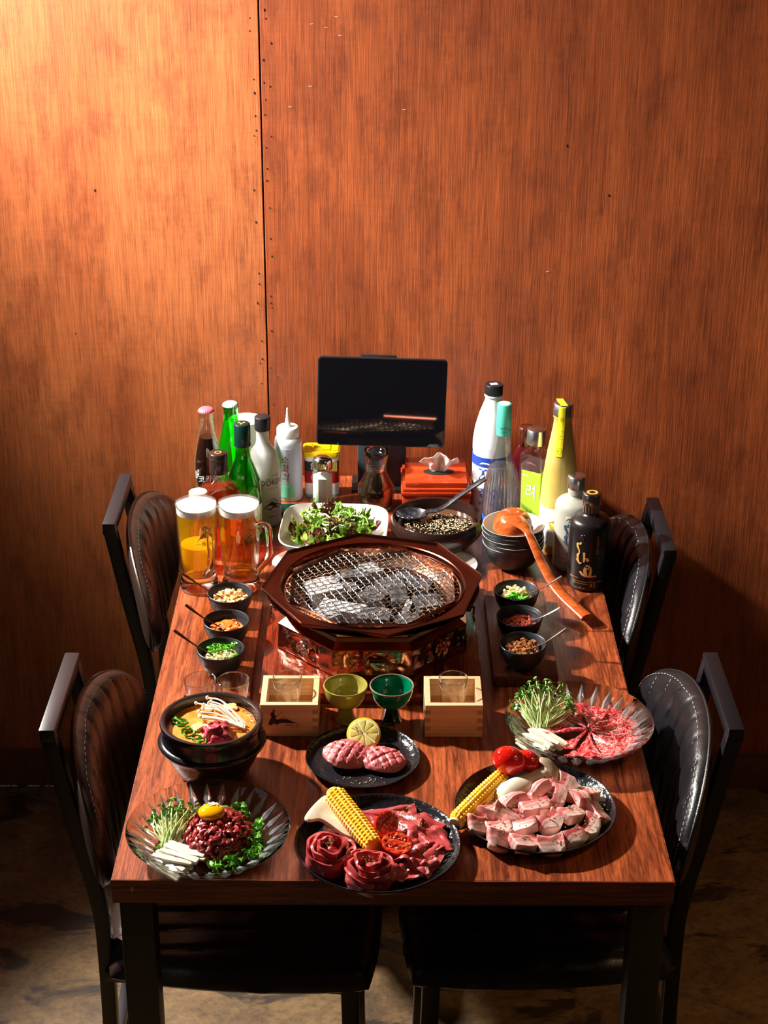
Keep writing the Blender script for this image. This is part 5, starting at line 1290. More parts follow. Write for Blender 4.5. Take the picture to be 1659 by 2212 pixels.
# lift first face fan of the outside (open top)
me = bw.data; bmx = bmesh.new(); bmx.from_mesh(me); tops = [q for q in bmx.faces if q.calc_center_median().z > .0537 and len(q.verts) == 3]; bmesh.ops.delete(bmx, geom=tops, context='FACES'); bmx.to_mesh(me); bmx.free()
sal = thing('mixed_salad', 'heap of green and purple lettuce with white onion strips in the square bowl', 'salad', (-.1050, .985, TT + .010))
def leaf(seed, L_=.042, W=.030):
    def g(u, v):
        a = (v - .5) * 2; w_ = W * (.35 + .65 * sin(pi * min(1, u * .8 + .12))) * .5
        x = u * L_; y = a * w_; e = abs(a) ** 1.6
        z = .012 * sin(u * 2.6 + seed) + e * .0060 * sin(u * 24 + seed * 3 + a) + .004 * noise.noise(Vector((u * 5 + seed * 9, a * 3, seed))) - .006 * (1 - a * a)
        return Vector((x + e * .003 * sin(u * 23 + seed), y + .003 * sin(u * 7 + seed), z + (.012 * u * u if int(seed) % 2 else 0)))
    return sheet(g, 18, 12, .0007)
rnd = random.Random(21); LM = []
for k in range(84):
    if k < 9: o = part('leaf', leaf(k * 1.37, rnd.uniform(.026, .042), rnd.uniform(.018, .030)), M_LETTUCE, sal, angle=80); LM.append(o.data)
    else:
        o = bpy.data.objects.new('leaf', LM[k % 9]); COL.objects.link(o); o.parent = sal
    a = rnd.uniform(0, 2 * pi); r = .062 * sqrt(rnd.random()); h = .026 + .036 * (1 - (r / .066) ** 2) * rnd.random() + .008 * rnd.random() * (r / .06)
    o.location = (r * cos(a) - .010 * cos(a), r * sin(a) - .010 * sin(a), h); o.rotation_euler = (rnd.uniform(-1.0, 1.0), rnd.uniform(-.75, .15), a + rnd.uniform(-1.2, 1.2))
mb = MB()
for k in range(15):
    a = rnd.uniform(0, 2 * pi); r = .058 * sqrt(rnd.random()); L_ = rnd.uniform(.012, .024)
    mb.add(tube(bez([(-L_ / 2, 0, 0), (0, rnd.uniform(-.004, .004), .002), (L_ / 2, 0, 0)], 4), .0016, 6, flat=.45), T(r * cos(a), r * sin(a), .052 + .022 * (1 - (r / .064) ** 2)) @ RZ(rnd.uniform(0, 3)) @ RX(rnd.uniform(-1, 1)) @ RY(rnd.uniform(-.3, .3)))
tag(mb.build('onion_strips', M_ONION, sal), kind='stuff'); mb = MB()
for k in range(16):
    a = rnd.uniform(0, 2 * pi); r = .055 * sqrt(rnd.random()); L_ = rnd.uniform(.025, .045)
    mb.add(tube(bez([(-L_ / 2, 0, 0), (0, rnd.uniform(-.008, .008), .004), (L_ / 2, 0, 0)], 4), .0013, 6), T(r * cos(a), r * sin(a), .050 + .024 * (1 - (r / .064) ** 2)) @ RZ(rnd.uniform(0, 3)) @ RY(rnd.uniform(-.3, .3)))
tag(mb.build('chive_stalks', M_CRESS, sal), kind='stuff')
sb = part('salad_floor', blob(.060, .060, .020, .2, 3, 4, 3), M_LETTUCE, sal, T(0, 0, .026))
mb = MB()
for k in range(60):
    a = rnd.uniform(0, 2 * pi); r = .060 * sqrt(rnd.random()); mb.add(blob(.0014, .0009, .0007, .1, 1, k, 1), T(r * cos(a), r * sin(a), .058 + .020 * (1 - (r / .064) ** 2)) @ RZ(a * 5))
tag(mb.build('sesame_seeds', M_SESAME, sal), kind='stuff')

t = thing('glazed_bowl', 'glossy dark brown ribbed bowl holding seaweed soup', 'bowl', (.0840, 1.008, TT + .0003))
part('body', lathe([(0, 0), (.046, 0), (.050, .003), (.070, .018), (.084, .036), (.0865, .046), (.0850, .056), (.0835, .062), (.0815, .0645), (.0785, .0635), (.0780, .056), (.0775, .040), (.062, .018), (.040, .008), (0, .008)], 96, lambda r, z, a: r * (1 + (.008 * sin(z * 700) if .012 < z < .050 and r > .068 else 0))), M_BRNCER, t, angle=60)
t = thing('seaweed_soup', 'dark seaweed soup sprinkled with sesame in the glossy brown bowl', 'soup', (.0840, 1.008, TT + .044))
part('broth', lathe([(0, 0), (.0755, 0), (.074, -.006), (0, -.006)], 64), M_BROTHDK, t); rnd = random.Random(9); mb = MB()
for k in range(80):
    a = rnd.uniform(0, 2 * pi); r = .050 * sqrt(rnd.random()); mb.add(blob(.006, .004, .0022, .7, 2.5, k, 2), T(.012 + r * cos(a) * 1.1, -.012 + r * sin(a) * .9, .0015 + rnd.random() * .004) @ RZ(a * 2) @ RX(rnd.uniform(-.5, .5)))
tag(mb.build('seaweed_shreds', M_SEAWEED, t), kind='stuff'); mb = MB()
for k in range(420):
    cx, cy, sd = rnd.choice([(.040, .006, .016), (.040, -.010, .016), (-.010, -.022, .022), (.020, -.030, .018), (-.030, .004, .014), (.012, .010, .022)])
    x, y = cx + rnd.gauss(0, sd), cy + rnd.gauss(0, sd * .8)
    if x * x + y * y > .0050: continue
    mb.add(blob(.0015, .0010, .0007, .1, 1, k, 1), T(x, y, .0045 + rnd.random() * .003) @ RZ(rnd.uniform(0, 3)))
tag(mb.build('sesame_seeds', M_SESAME, t), kind='stuff')
t = thing('black_ladle', 'speckled black plastic ladle leaning out of the seaweed bowl', 'ladle', (.0500, 1.020, .8000))
M_SPECK = pm('speckled_black', (.014, .015, .017), .22, col2=(.05, .06, .08), cs=(140, 140, 140), lo=.5, hi=.75)
hd = Vector((.012, .008, .012)); e_ = Vector((.124, .026, .074))
part('handle', tube(bez([hd, hd + Vector((.030, .002, .006)), (hd + e_) / 2 + Vector((.006, 0, -.003)), e_], 7), [.0040, .0055, .0068] + [.0078] * 16 + [.0092] * 3, 10, flat=.42), M_SPECK, t)
part('bowl', sheet(lambda u, v: (lambda a, b_: Vector((-.012 + a * .030, .004 + b_ * .024, .012 - .014 * (1 - a * a - b_ * b_))))(*squircle(u, v)), 18, 18, .0018), M_SPECK, t)
part('hanging_hole', tube([(.0035 * cos(2 * pi * i / 16), .0035 * sin(2 * pi * i / 16), 0) for i in range(16)], .0010, 6, closed=True), M_WHTPR, t, T(*(e_ + Vector((-.006, -.0012, .0022)))) @ RY(-.55))
# stack of bowls
def sbowl(z, lab, x, y, rz, tilt=0):
    t = thing('rice_bowl', lab, 'bowl', (x, y, z), rz, 'stacked black bowls')
    wv = lambda r, zz, a: r * (1 + (.012 * sin(3 * a + zz * 60) if zz > .015 else 0))
    ob = part('outside', lathe([(0, 0), (.026, 0), (.028, .002), (.041, .014), (.050, .030), (.0545, .044), (.0560, .0500), (.0555, .0512)], 72, wv), M_BOWLBLK, t, angle=60)
    part('inside', lathe([(.0555, .0512), (.0545, .0512), (.0528, .044), (.048, .030), (.039, .0155), (.026, .0050), (0, .0050)], 72, wv), M_CREAM, t, angle=60); t.rotation_euler.x = tilt
    return t
nm = ['bottom black bowl of the stack under the wooden ladle', 'second bowl from the bottom of the black stack', 'middle bowl of the black stack', 'fourth bowl up of the black stack', 'top bowl of the black stack, cream inside, holding wooden ladle']
for k in range(5): sbowl(TT + .0003 + .0088 * k, nm[k], .2205 - .0006 * k + .001 * sin(k * 2), .930 + .001 * cos(k * 2.5), k * 1.1)
t = thing('wooden_ladle', 'orange lacquered wooden ladle lying face down across the bowl stack', 'ladle', (.2180, .920, .8300))
def ldl(s): return lambda u, v: (lambda a, b_: Vector((a * .0365 * s, b_ * .0400 * s, .034 * s * sqrt(max(0, 1 - (a * a + b_ * b_) ** 1.3)) + .003)))(*squircle(u, v))
part('bowl', shell(ldl(1), ldl(.92), 28, 28), M_LADLE, t, angle=80)
hp = bez([(.004, -.020, .026), (.020, -.044, .020), (.034, -.074, .000), (.050, -.106, -.026), (.074, -.150, -.050), (.1135, -.214, -.0640)], 8); nn = len(hp)
rr = [(.018 - .010 * min(1, i / 9)) if i < 9 else .008 + .0045 * (i - 9) / (nn - 9) for i in range(nn)]
part('handle', tube(hp, rr, 14, flat=.55), M_LADLE, t); dq = (hp[-1] - hp[-4]).normalized()
part('hanging_hole', lathe([(0, 0), (.0034, 0), (.0032, .0005), (0, .0006)], 20), M_INK, t, T(*(hp[-4] + Vector((0, 0, .0058)))) @ RX(.22))
text_flat(t, 'SHEN·YA', .0040, M_INK, T(*(hp[-9] + Vector((.002, 0, .0048)))) @ RZ(-1.05) @ RX(.0))

# ------------------------------------------------------------------ food
def place(o, x, y, z, rx=0, ry=0, rz=0):
    o.location = (x, y, z); o.rotation_euler = (rx, ry, rz); return o
def pear_stick(seed, L_=.056):
    w_, h_ = .0086, .0042
    def g(sg): return lambda u, v: Vector(((u - .5) * L_, (v - .5) * w_ * (1 - .35 * abs(2 * u - 1) ** 3) + .002 * sin(u * 2.5 + seed), sg * h_ / 2 * (1 - .4 * abs(2 * u - 1) ** 4) + .0008 * noise.noise(Vector((u * 6, v * 2, seed)))))
    return shell(g(1), g(-1), 12, 3)
PSM = []
def pears(cx, cy, z0, ang, n, seed, which, spread):
    rnd = random.Random(seed)
    for k in range(n):
        if len(PSM) < 5: o = part('pear_stick', pear_stick(len(PSM) * 2.3), M_PEAR, None, angle=50, bev=0); PSM.append(o.data)
        else: o = bpy.data.objects.new('pear_stick', PSM[k % 5]); COL.objects.link(o)
        row = k / (n - 1) - .5; layer = k % 3
        a = ang + rnd.uniform(-.36, .36)
        q = Vector((-sin(ang), cos(ang), 0)) * row * spread * (1 - .22 * layer)
        place(o, cx + q.x + rnd.uniform(-.004, .004), cy + q.y + rnd.uniform(-.003, .003), z0 + layer * .0050 + .0035 * (1 - abs(row)) + rnd.uniform(0, .001), rnd.uniform(-.3, .3), rnd.uniform(-.07, .05), a)
        tag(o, 'white pear stick in the pile on the %s' % which, 'pear', 'pear sticks on the ' + which)
def sprouts(lab, base, tips, n, seed, spread, leafscale=1.0):
    t = thing('radish_sprouts', lab, 'sprouts', base); rnd = random.Random(seed); ms = MB(); ml = MB()
    for k in range(n):
        c = rnd.choice(tips); b_ = Vector((rnd.gauss(0, spread), rnd.gauss(0, spread * .6), rnd.uniform(0, .006)))
        e = Vector(c) + Vector((rnd.gauss(0, .008), rnd.gauss(0, .006), rnd.gauss(0, .006)))
        m_ = b_ * .5 + e * .5 + Vector((rnd.gauss(0, .004), rnd.gauss(0, .003), rnd.uniform(0, .006)))
        P = bez([b_, m_, e], 5); ms.add(tube(P, [.00105] * 5 + [.0008] * (len(P) - 5), 5)); d = (P[-1] - P[-3]).normalized()
        for s in (-1, 1):
            M = T(*e) @ d.to_track_quat('Z', 'Y').to_matrix().to_4x4() @ RZ(rnd.uniform(0, 3)) @ T(s * .0026, 0, .001) @ RY(s * rnd.uniform(.3, 1.2)) @ S(leafscale, leafscale, leafscale)
            ml.add(lathe([(0, -.0003), (.0024, 0), (.0033, .0006), (.0030, .0010), (0, .0006)], 10, lambda r, z, a: r * (1 - .25 * max(0, cos(a)) ** 3)), M)
    tag(ms.build('stems', M_STEM, t), kind='stuff'); tag(ml.build('leaves', M_SPROUT, t), kind='stuff'); return t
def cress(lab, loc, spots, seed, big=1.0):
    t = thing('watercress', lab, 'greens', loc); rnd = random.Random(seed); ml = MB(); ms = MB()
    for (x, y, z, r_, n) in spots:
        for k in range(n):
            a = rnd.uniform(0, 6.28); q = r_ * sqrt(rnd.random()); L_ = rnd.uniform(.008, .014) * big
            M = T(x + q * cos(a), y + q * sin(a), z + rnd.uniform(0, .008)) @ RZ(rnd.uniform(0, 6.28)) @ RY(rnd.uniform(-.7, .4)) @ RX(rnd.uniform(-.6, .6))
            ml.add(sheet(lambda u, v: Vector((u * L_, (v - .5) * L_ * .85 * sin(pi * min(1, .12 + u * .88)) * (1 + .12 * sin(u * 16)), .0025 * sin(u * 3) + .0015 * cos(v * 6))), 8, 6, .0004), M)
        for k in range(3):
            a = rnd.uniform(0, 6.28); ms.add(tube(bez([(x - r_ * cos(a), y - r_ * sin(a), z - .002), (x, y, z + .006), (x + r_ * 1.2 * cos(a + .5), y + r_ * 1.2 * sin(a + .5), z - .001)], 5), .0012, 6))
    tag(ml.build('leaves', M_CRESS, t), kind='stuff'); tag(ms.build('stalks', M_CRESS, t), kind='stuff'); return t

# --- raw beef tartare plate
LX, LY, LZ = -.251, .071, TT + .0055
mb = MB(); rnd = random.Random(12); cxx, cyy = .012, .004
def moundz(x, y):
    r2 = (x / .049) ** 2 + (y / .052) ** 2; return .040 * max(0, 1 - r2) ** .55
mb.add(([Vector((p.x, p.y, max(0, p.z))) for p in blob(.046, .048, .034, .12, 3, 1, 4)[0]], blob(.046, .048, .034, .12, 3, 1, 4)[1]))
for k in range(260):
    a = rnd.uniform(0, 2 * pi); q = .050 * sqrt(rnd.random()); x, y = q * cos(a), q * sin(a) * 1.04; z = moundz(x * .96, y * .96)
    L_ = rnd.uniform(.010, .020); r = rnd.uniform(.0022, .0034); slope = min(1.1, .9 * (q / .05) ** 3)
    M = T(x, y, z + rnd.uniform(-.001, .0022)) @ RZ(a) @ RY(slope) @ RZ(rnd.uniform(0, pi))
    mb.add(tube(bez([(-L_ / 2, 0, -.002), (-L_ * .15, rnd.uniform(-.003, .003), .001), (L_ * .2, rnd.uniform(-.003, .003), .0012), (L_ / 2, 0, -.003)], 3), [r * .6, r, r, r, r * 1.1, r, r, r, r * .9, r * .5], 6, flat=.8), M)
tt = thing('beef_tartare', 'heaped mound of dark red raw beef strips on the cut glass plate', 'meat', (LX + cxx, LY + cyy, LZ))
tag(mb.build('beef_strips', M_TARTARE, tt), kind='stuff'); mb = MB(); m2 = MB()
for k in range(130):
    a = rnd.uniform(0, 2 * pi); q = .048 * sqrt(rnd.random()); x, y = q * cos(a), q * sin(a)
    (mb if k % 3 else m2).add(blob(.0013, .0009, .0006, .1, 1, k, 1), T(x, y, moundz(x, y) + .0036) @ RZ(a * 3))
tag(mb.build('sesame_seeds', M_SESAME, tt), kind='stuff'); tag(m2.build('chopped_scallion', M_CHILI, tt), kind='stuff')
yk = thing('egg_yolk', 'glossy orange egg yolk on top of the beef tartare', 'egg', (LX + cxx - .008, LY + cyy + .008, LZ + .0385))
part('yolk', blob(.0185, .0175, .0095, .03, 1, 2, 4), M_YOLK, yk, T(0, 0, .007)); mb = MB()
for k in range(34):
    x, y = rnd.gauss(.002, .0050), rnd.gauss(.007, .0028); z = .007 + .0095 * sqrt(max(0, 1 - (x / .0185) ** 2 - (y / .0175) ** 2))
    mb.add(blob(.0017, .0009, .0008, .1, 1, k, 1), T(x, y, z + .0006) @ RZ(rnd.uniform(0, 3)))
tag(mb.build('sesame_seeds', M_SESAMEW, yk), kind='stuff')
sprouts('radish sprouts with pale stems on the left glass plate', (LX - .052, LY - .024, LZ + .008), [(-.014, .052, .024), (.004, .056, .030), (.016, .054, .026), (-.022, .044, .018), (.026, .050, .022)], 58, 5, .0060)
cress('green cress leaves tucked round the beef tartare', (LX, LY, LZ), [(.062, -.012, .010, .012, 14), (.060, -.035, .010, .012, 14), (.040, -.058, .008, .012, 10), (.064, .016, .012, .008, 8), (.030, .050, .020, .010, 12), (-.055, -.022, .004, .012, 12), (.015, -.062, .006, .010, 8), (.050, .040, .020, .006, 6)], 6)
pears(LX - .036, LY - .052, LZ + .009, radians(-34), 15, 3, 'left cut glass plate', .058)

# --- marbled beef plate
RXc, RYc, RZc = .281, .347, TT + .0055
def slicef(k, a0, half, rr):
    def g(u, v):
        t_ = (v - .5) * 2; r = .006 + rr * u; a = a0 + t_ * half * (.55 + .45 * u)
        rag = .0030 * noise.noise(Vector((v * 7 + k, u * 2, k * 3))) * u
        z = .0035 + .006 * (1 - u) ** 2 + .0070 * (t_ * .5 + .5) + .0030 * sin(u * 3.0 + k) * (1 - t_ * t_) + .0035 * noise.noise(Vector((u * 4 + k * 3, v * 4, k))) + .006 * u * u
        return Vector(((r + rag) * cos(a), (r + rag) * sin(a), z))
    return g
SL = [(112, .46, .074), (72, .44, .070), (36, .44, .076), (2, .42, .074), (-32, .42, .076), (-66, .44, .074), (-102, .40, .068), (165, .46, .066), (-138, .34, .052)]
DS = ['pointing to the rear left', 'pointing to the plate back', 'pointing to the rear right', 'pointing right', 'pointing to the front right', 'nearest the front rim', 'left of the nearest front slice', 'beside the sprouts', 'beside the pear sticks']
for k, (a, hf, rr) in enumerate(SL):
    o = part('marbled_beef_slice', sheet(slicef(k, radians(a), hf, rr), 26, 20, .0022), M_MARBLED, None, angle=80)
    place(o, RXc + .014, RYc - .006, RZc + .0012); tag(o, 'marbled red beef slice in the fan, %s' % DS[k], 'meat', 'fanned marbled beef slices')
sprouts('dense bunch of radish sprouts at back left of the marbled beef plate', (RXc - .058, RYc + .004, RZc + .010), [(-.020, .046, .032), (0, .052, .040), (.018, .050, .040), (.032, .044, .030), (-.032, .036, .020), (.040, .030, .024)], 105, 8, .0055)
pears(RXc - .058, RYc - .036, RZc + .008, radians(-52), 14, 9, 'right cut glass plate', .050)

# --- tongue plate
TX, TY, TZ = -.044, .282, TT + .0042
def tongue(seed, a, b_, h):
    v = []; f = []; nu, nv = 72, 40
    for i in range(nv + 1):
        th = pi * i / nv
        for j in range(nu):
            ph = 2 * pi * j / nu; x, y, z = sin(th) * cos(ph), sin(th) * sin(ph), cos(th)
            p = Vector((a * math.copysign(abs(x) ** .9, x), b_ * math.copysign(abs(y) ** .95, y), h * (z if z > 0 else z * .35)))
            p *= 1 + .06 * noise.noise(Vector((x * 2 + seed, y * 2, z * 2)))
            if z > .1:
                g = max(exp(-(((p.x * .8 + p.y * .6 + .004) % .0125 - .006) / .0011) ** 2), exp(-(((p.x * .75 - p.y * .65 + .002) % .0130 - .006) / .0011) ** 2)); p.z -= .0036 * g * min(1, z * 2); p.z += .0012 * noise.noise(p * 160)
            v.append(p)
    for i in range(nv):
        for j in range(nu): f.append([i * nu + j, i * nu + (j + 1) % nu, (i + 1) * nu + (j + 1) % nu, (i + 1) * nu + j])
    return v, f
o = part('tongue_steak', tongue(1, .0385, .0315, .0170), M_TONGUE, None, angle=80); place(o, TX - .021, TY + .000, TZ + .0095, .10, .12, .35); tag(o, 'scored pink tongue steak with pepper, leaning on the other steak', 'meat')
mb = MB(); rnd = random.Random(7)
for k in range(40):
    x, y = rnd.gauss(.012, .006), rnd.gauss(.008, .006); mb.add(blob(.0009, .0007, .0006, .2, 1, k, 1), T(x, y, .0145 * sqrt(max(.05, 1 - (x / .035) ** 2 - (y / .027) ** 2)) + .0006))
tag(mb.build('pepper_specks', M_PEPPER, o), kind='stuff')
o = part('tongue_steak', tongue(4, .0350, .0300, .0145), M_TONGUE, None, angle=80); place(o, TX + .0290, TY - .008, TZ + .0062, 0, .06, -.25); tag(o, 'scored pink tongue steak lying flat at the right of the small plate', 'meat')
mb = MB()
for k in range(26):
    x, y = rnd.gauss(0, .020), rnd.uniform(-.060, -.044); mb.add(blob(.0010, .0007, .0006, .2, 1, k, 1), T(x, y, .0048) @ RZ(k))
o = mb.build('pepper_specks', M_PEPPER, None); place(o, TX, TY, TT + .0003); tag(o, 'pale pepper specks scattered on the small black plate', 'pepper', kind='stuff')
lm = thing('lemon_slice', 'thick lemon slice propped behind the tongue steaks', 'lemon', (TX + .001, TY + .044, TZ + .0002))
ML = T(0, 0, .0180) @ RX(radians(38))
part('peel', lathe([(.0220, -.005), (.0250, -.0042), (.0256, 0), (.0250, .0042), (.0220, .005)], 60), M_LEMON, lm, ML); part('pith', lathe([(0, -.005), (.0224, -.0051), (.0224, .0050), (0, .0049)], 60), M_PITH, lm, ML)
for k in range(9):
    a0, a1 = 2 * pi * k / 9 + .06, 2 * pi * (k + 1) / 9 - .06
    pts = [(.0020 * cos((a0 + a1) / 2), .0020 * sin((a0 + a1) / 2))] + [(.0204 * cos(a0 + (a1 - a0) * i / 6), .0204 * sin(a0 + (a1 - a0) * i / 6)) for i in range(7)]
    part('segment', plate_shape(pts, .0046, .0056), M_LEMONFL, lm, ML, bev=.0003)
mb = MB()
for k in range(5): mb.add(blob(.0009, .0009, .0006, .1, 1, k, 1), ML @ T(rnd.uniform(-.012, .015), rnd.uniform(-.002, .010), .0060))
tag(mb.build('peppercorns', M_INK, lm), kind='stuff')

# --- corn, mushrooms, tomatoes
def corn(lab, loc, rx, ry, rz, L_=.120, R_=.0160, half=False):
    t = thing('corn_cob', lab, 'corn', loc); t.rotation_euler = (rx, ry, rz)
    nr, nk = 13, 20; NU, NV = nr * 8, nk * 6; v = []; f = []
    for j in range(NV + 1):
        w_ = j / NV; x = (w_ - .5) * L_; rb_ = R_ * (1 - .22 * max(0, w_ - .55) ** 1.3 / .45 - .30 * max(0, .06 - w_) / .06)
        for i in range(NU):
            a = 2 * pi * i / NU; kr = abs(sin(nr * a / 2)) ** .55; ph = w_ * nk + .25 * sin(int(nr * a / 2 / pi) * 2.4); kx = abs(sin(pi * ph)) ** .5
            r = rb_ * (.78 + .22 * min(kr, 1) * kx); v.append((x, r * cos(a), r * sin(a)))
    for j in range(NV):
        for i in range(NU): f.append([j * NU + i, j * NU + (i + 1) % NU, (j + 1) * NU + (i + 1) % NU, (j + 1) * NU + i])
    f.append(list(range(NU))[::-1]); f.append([NV * NU + i for i in range(NU)])
    tag(part('kernels', (v, f), M_CORN, t, angle=85), kind='stuff')
    part('cob_end', lathe([(0, 0), (.009, 0), (.0105, .003), (.006, .006), (0, .0065)], 20), M_COB, t, T(-L_ / 2 - .004, 0, 0) @ RY(pi / 2)); return t
def slab_outline(pts, th, mat, name, parent=None, seed=0):
    v, f = plate_shape(pts, -th / 2, th / 2); return part(name, (v, f), mat, parent, angle=40, bev=.0012)
def king_slice(lab, loc, rot, L_=.085, W=.022, cap=.026):
    P = [(-L_ / 2, -W * .45), (-L_ * .3, -W * .52), (0, -W * .42), (L_ * .25, -W * .40), (L_ * .38, -cap * .8), (L_ * .47, -cap * .75), (L_ / 2, 0), (L_ * .47, cap * .75), (L_ * .38, cap * .8), (L_ * .25, W * .40), (0, W * .42), (-L_ * .3, W * .52), (-L_ / 2, W * .45)]
    P = [(p.x, p.y) for p in bez([(x, y, 0) for x, y in P], 4)]
    t = thing('mushroom_slice', lab, 'mushroom', loc); t.rotation_euler = rot
    slab_outline(P, .0060, M_KOM, 'flesh', t); part('cap_edge', tube([Vector((x, y, 0)) for x, y in P if x > L_ * .40], .0026, 8), M_KOM, t); return t
BX, BY, BZ = -.021, .062, TT + .0042
king_slice('thick king oyster mushroom slice under the corn, upper one', (BX - .056, BY + .044, BZ + .020), (0, -.25, 2.70), .074, .044, .036)
king_slice('second king oyster mushroom slice under the corn', (BX - .030, BY + .020, BZ + .010), (0, -.1, 2.55), .090, .022, .020)
corn('corn cob lying over mushroom slices on the beef plate', (BX - .0335, BY + .030, BZ + .0300), 0, .08, radians(-62), .122, .0165)
def tomato_half(lab, loc, rot):
    t = thing('tomato_half', lab, 'tomato', loc); t.rotation_euler = rot; a, b_, c_ = .0215, .0165, .0120
    v, f = blob(a, b_, c_ * 1.2, .03, 1, 1, 4); v = [Vector((p.x, p.y, min(p.z, .0008))) for p in v]
    part('skin', (v, f), M_TOMATO, t)
    def tf(sg): return lambda u, v_: (lambda x, y: Vector((x * (a - .0012), y * (b_ - .0012), (.0010 + (.0010 * noise.noise(Vector((x * 5, y * 5, 2)))) - .0016 * exp(-((abs(y) - .42) / .16) ** 2) * (1 if abs(x) < .62 else .2) + .0008) if sg > 0 else .0002)))(*squircle(u, v_))
    part('cut_face', shell(tf(1), tf(-1), 26, 22), M_TOMFL, t)
    mb = MB(); rr_ = random.Random(3)
    for k in range(14): mb.add(blob(.0012, .0008, .0005, .1, 1, k, 1), T(rr_.uniform(-.011, .011), rr_.choice((-1, 1)) * rr_.uniform(.005, .008), .0014))
    tag(mb.build('seeds', M_SESAMEW, t), kind='stuff'); return t
tomato_half('tomato half leaning cut face up beside the corn, rear one', (BX + .0120, BY + .0080, BZ + .0370), (radians(38), radians(-14), radians(58)))
tomato_half('tomato half nearest the front on the beef plate', (BX + .0260, BY - .0280, BZ + .0320), (radians(28), radians(4), radians(-14)))
# rolled beef
def rosef(turns, seed, H, R0=.008, R1=.034):
    def g(u, v):
        a = u * turns * 2 * pi + seed; r = R0 + (R1 - R0) * u ** .85
        h = H * (1.06 - .38 * u); q = Vector((a * .8 + seed * 3, v * 1.6, seed))
        r2 = r + .0040 * v * v * (1.2 - u) + .0062 * noise.noise(q * 1.4) - .006 * u * (1 - v) * .3 + .0030 * sin(pi * v) * u
        z = h * v + .0080 * noise.noise(q * 1.3 + Vector((3, 3, 3))) * min(1, v * 2)
        return Vector((r2 * cos(a), r2 * sin(a), max(z, 0)))
    return g
def beef_rose(lab, x, y, seed, H):
    t = thing('beef_roll', lab, 'meat', (x, y, BZ + .0005)); part('rolled_strip', sheet(rosef(3.1, seed, H), 150, 14, .0036), M_BEEF, t, angle=80)
    part('roll_core', blob(.013, .013, H * .40, .15, 2, seed, 3), M_BEEF, t, T(0, 0, H * .40)); rnd = random.Random(int(seed * 9)); mb = MB()
    for k in range(26): mb.add(blob(.0011, .0008, .0004, .2, 1, k, 1), T(rnd.gauss(0, .009), rnd.gauss(0, .008), H * 1.02 + rnd.uniform(-.002, .0015)) @ RZ(k))
    tag(mb.build('herb_flecks', M_HERB, t), kind='stuff'); return t
beef_rose('raw beef strip rolled like a rose at left of the beef plate', BX - .0640, BY - .0330, 1.0, .036)
beef_rose('raw beef strip rolled like a rose at front of the beef plate', BX - .0090, BY - .0680, 4.2, .034)
def foldf(seed, L_, W, waves, amp):
    def g(u, v):
        x = (u - .5) * L_; y = (v - .5) * W; q = Vector((u * 3 + seed * 5, v * 3, seed))
        z = .008 + amp * (sin(u * waves * pi + seed) * .5 + .5) * (1 - .4 * abs(2 * v - 1)) + .0070 * noise.noise(q) + .0010 * noise.noise(q * 3.5) - .004 * abs(2 * v - 1) ** 2
        return Vector((x + .003 * sin(u * waves * pi + seed + 1.4), y + .0045 * noise.noise(q * 1.6 + Vector((9, 0, 0))), max(z, .0012)))
    return g
FB = [((.012, .066), .085, .036, 8, 1.5, .004, 'along the back rim'), ((.052, .048), .075, .040, -35, 3.2, .006, 'at the rear right'), ((.076, .010), .070, .036, -70, 4.1, .006, 'against the right rim'), ((.068, -.034), .066, .036, -120, 6.5, .004, 'at the front right'),
      ((.038, -.062), .058, .030, 196, 7.7, .005, 'beside the front roll'), ((.022, .034), .070, .036, -10, 9.3, .010, 'just behind the tomatoes'), ((.046, .010), .062, .038, -60, 10.9, .012, 'right of the tomatoes'), ((.046, -.030), .056, .034, -110, 12.2, .011, 'in front of the tomatoes'), ((-.004, -.018), .050, .030, 20, 14.2, .002, 'between the corn and front roll'), ((.052, -.050), .050, .020, 200, 16.2, .008, 'on the front right edge')]
for k, ((x, y), L_, W, a, sd, dz, wh) in enumerate(FB):
    o = part('beef_slice', sheet(foldf(sd, L_, W, 2.2 + (k % 3) * .5, .007), 34, 16, .0034), M_BEEF, None, angle=80); place(o, BX + x, BY + y, BZ + dz, 0, 0, radians(a)); tag(o, 'folded raw beef slice %s of its plate' % wh, 'meat', 'folded beef slices')
mb = MB(); rnd = random.Random(31)
for k in range(90):
    x, y = rnd.gauss(.040, .014), rnd.gauss(.034, .020); mb.add(blob(.0013, .0009, .0004, .2, 1, k, 1), T(x, y, .026 + rnd.uniform(-.002, .003)) @ RZ(k))
o = mb.build('herb_flecks', M_HERB, None); place(o, BX, BY, BZ); tag(o, 'dried green herb flecks sprinkled on the folded beef', 'herbs', kind='stuff')

# --- pork plate
KX, KY, KZ = .200, .149, TT + .0042
corn('corn cob at the left rim of the pork plate', (KX - .0780, KY + .0080, KZ + .0185), 0, -.04, radians(57), .128, .0155)
t = thing('king_oyster_mushroom', 'whole king oyster mushroom with fat pale stem and brown cap', 'mushroom', (KX - .012, KY + .038, KZ + .0190)); t.rotation_euler = (0, 0, radians(38)); t.scale = (1.15, 1.15, 1.15)
part('stem', lathe([(0, -.044), (.010, -.043), (.018, -.036), (.0205, -.024), (.0195, -.010), (.0150, .004), (.0120, .018), (.0125, .030), (.0150, .036), (0, .038)], 40, lambda r, z, a: r * (1 + .05 * sin(2 * a) + .02 * sin(5 * a + z * 90))), M_KOM, t, RY(pi / 2 - .16), angle=70)
part('cap', lathe([(0, .050), (.008, .0492), (.0150, .046), (.0195, .040), (.0205, .034), (.0185, .031), (.0140, .033), (.010, .036), (0, .037)], 40, lambda r, z, a: r * (1 + .08 * sin(3 * a))), M_KOMCAP, t, RY(pi / 2 - .16), angle=70)
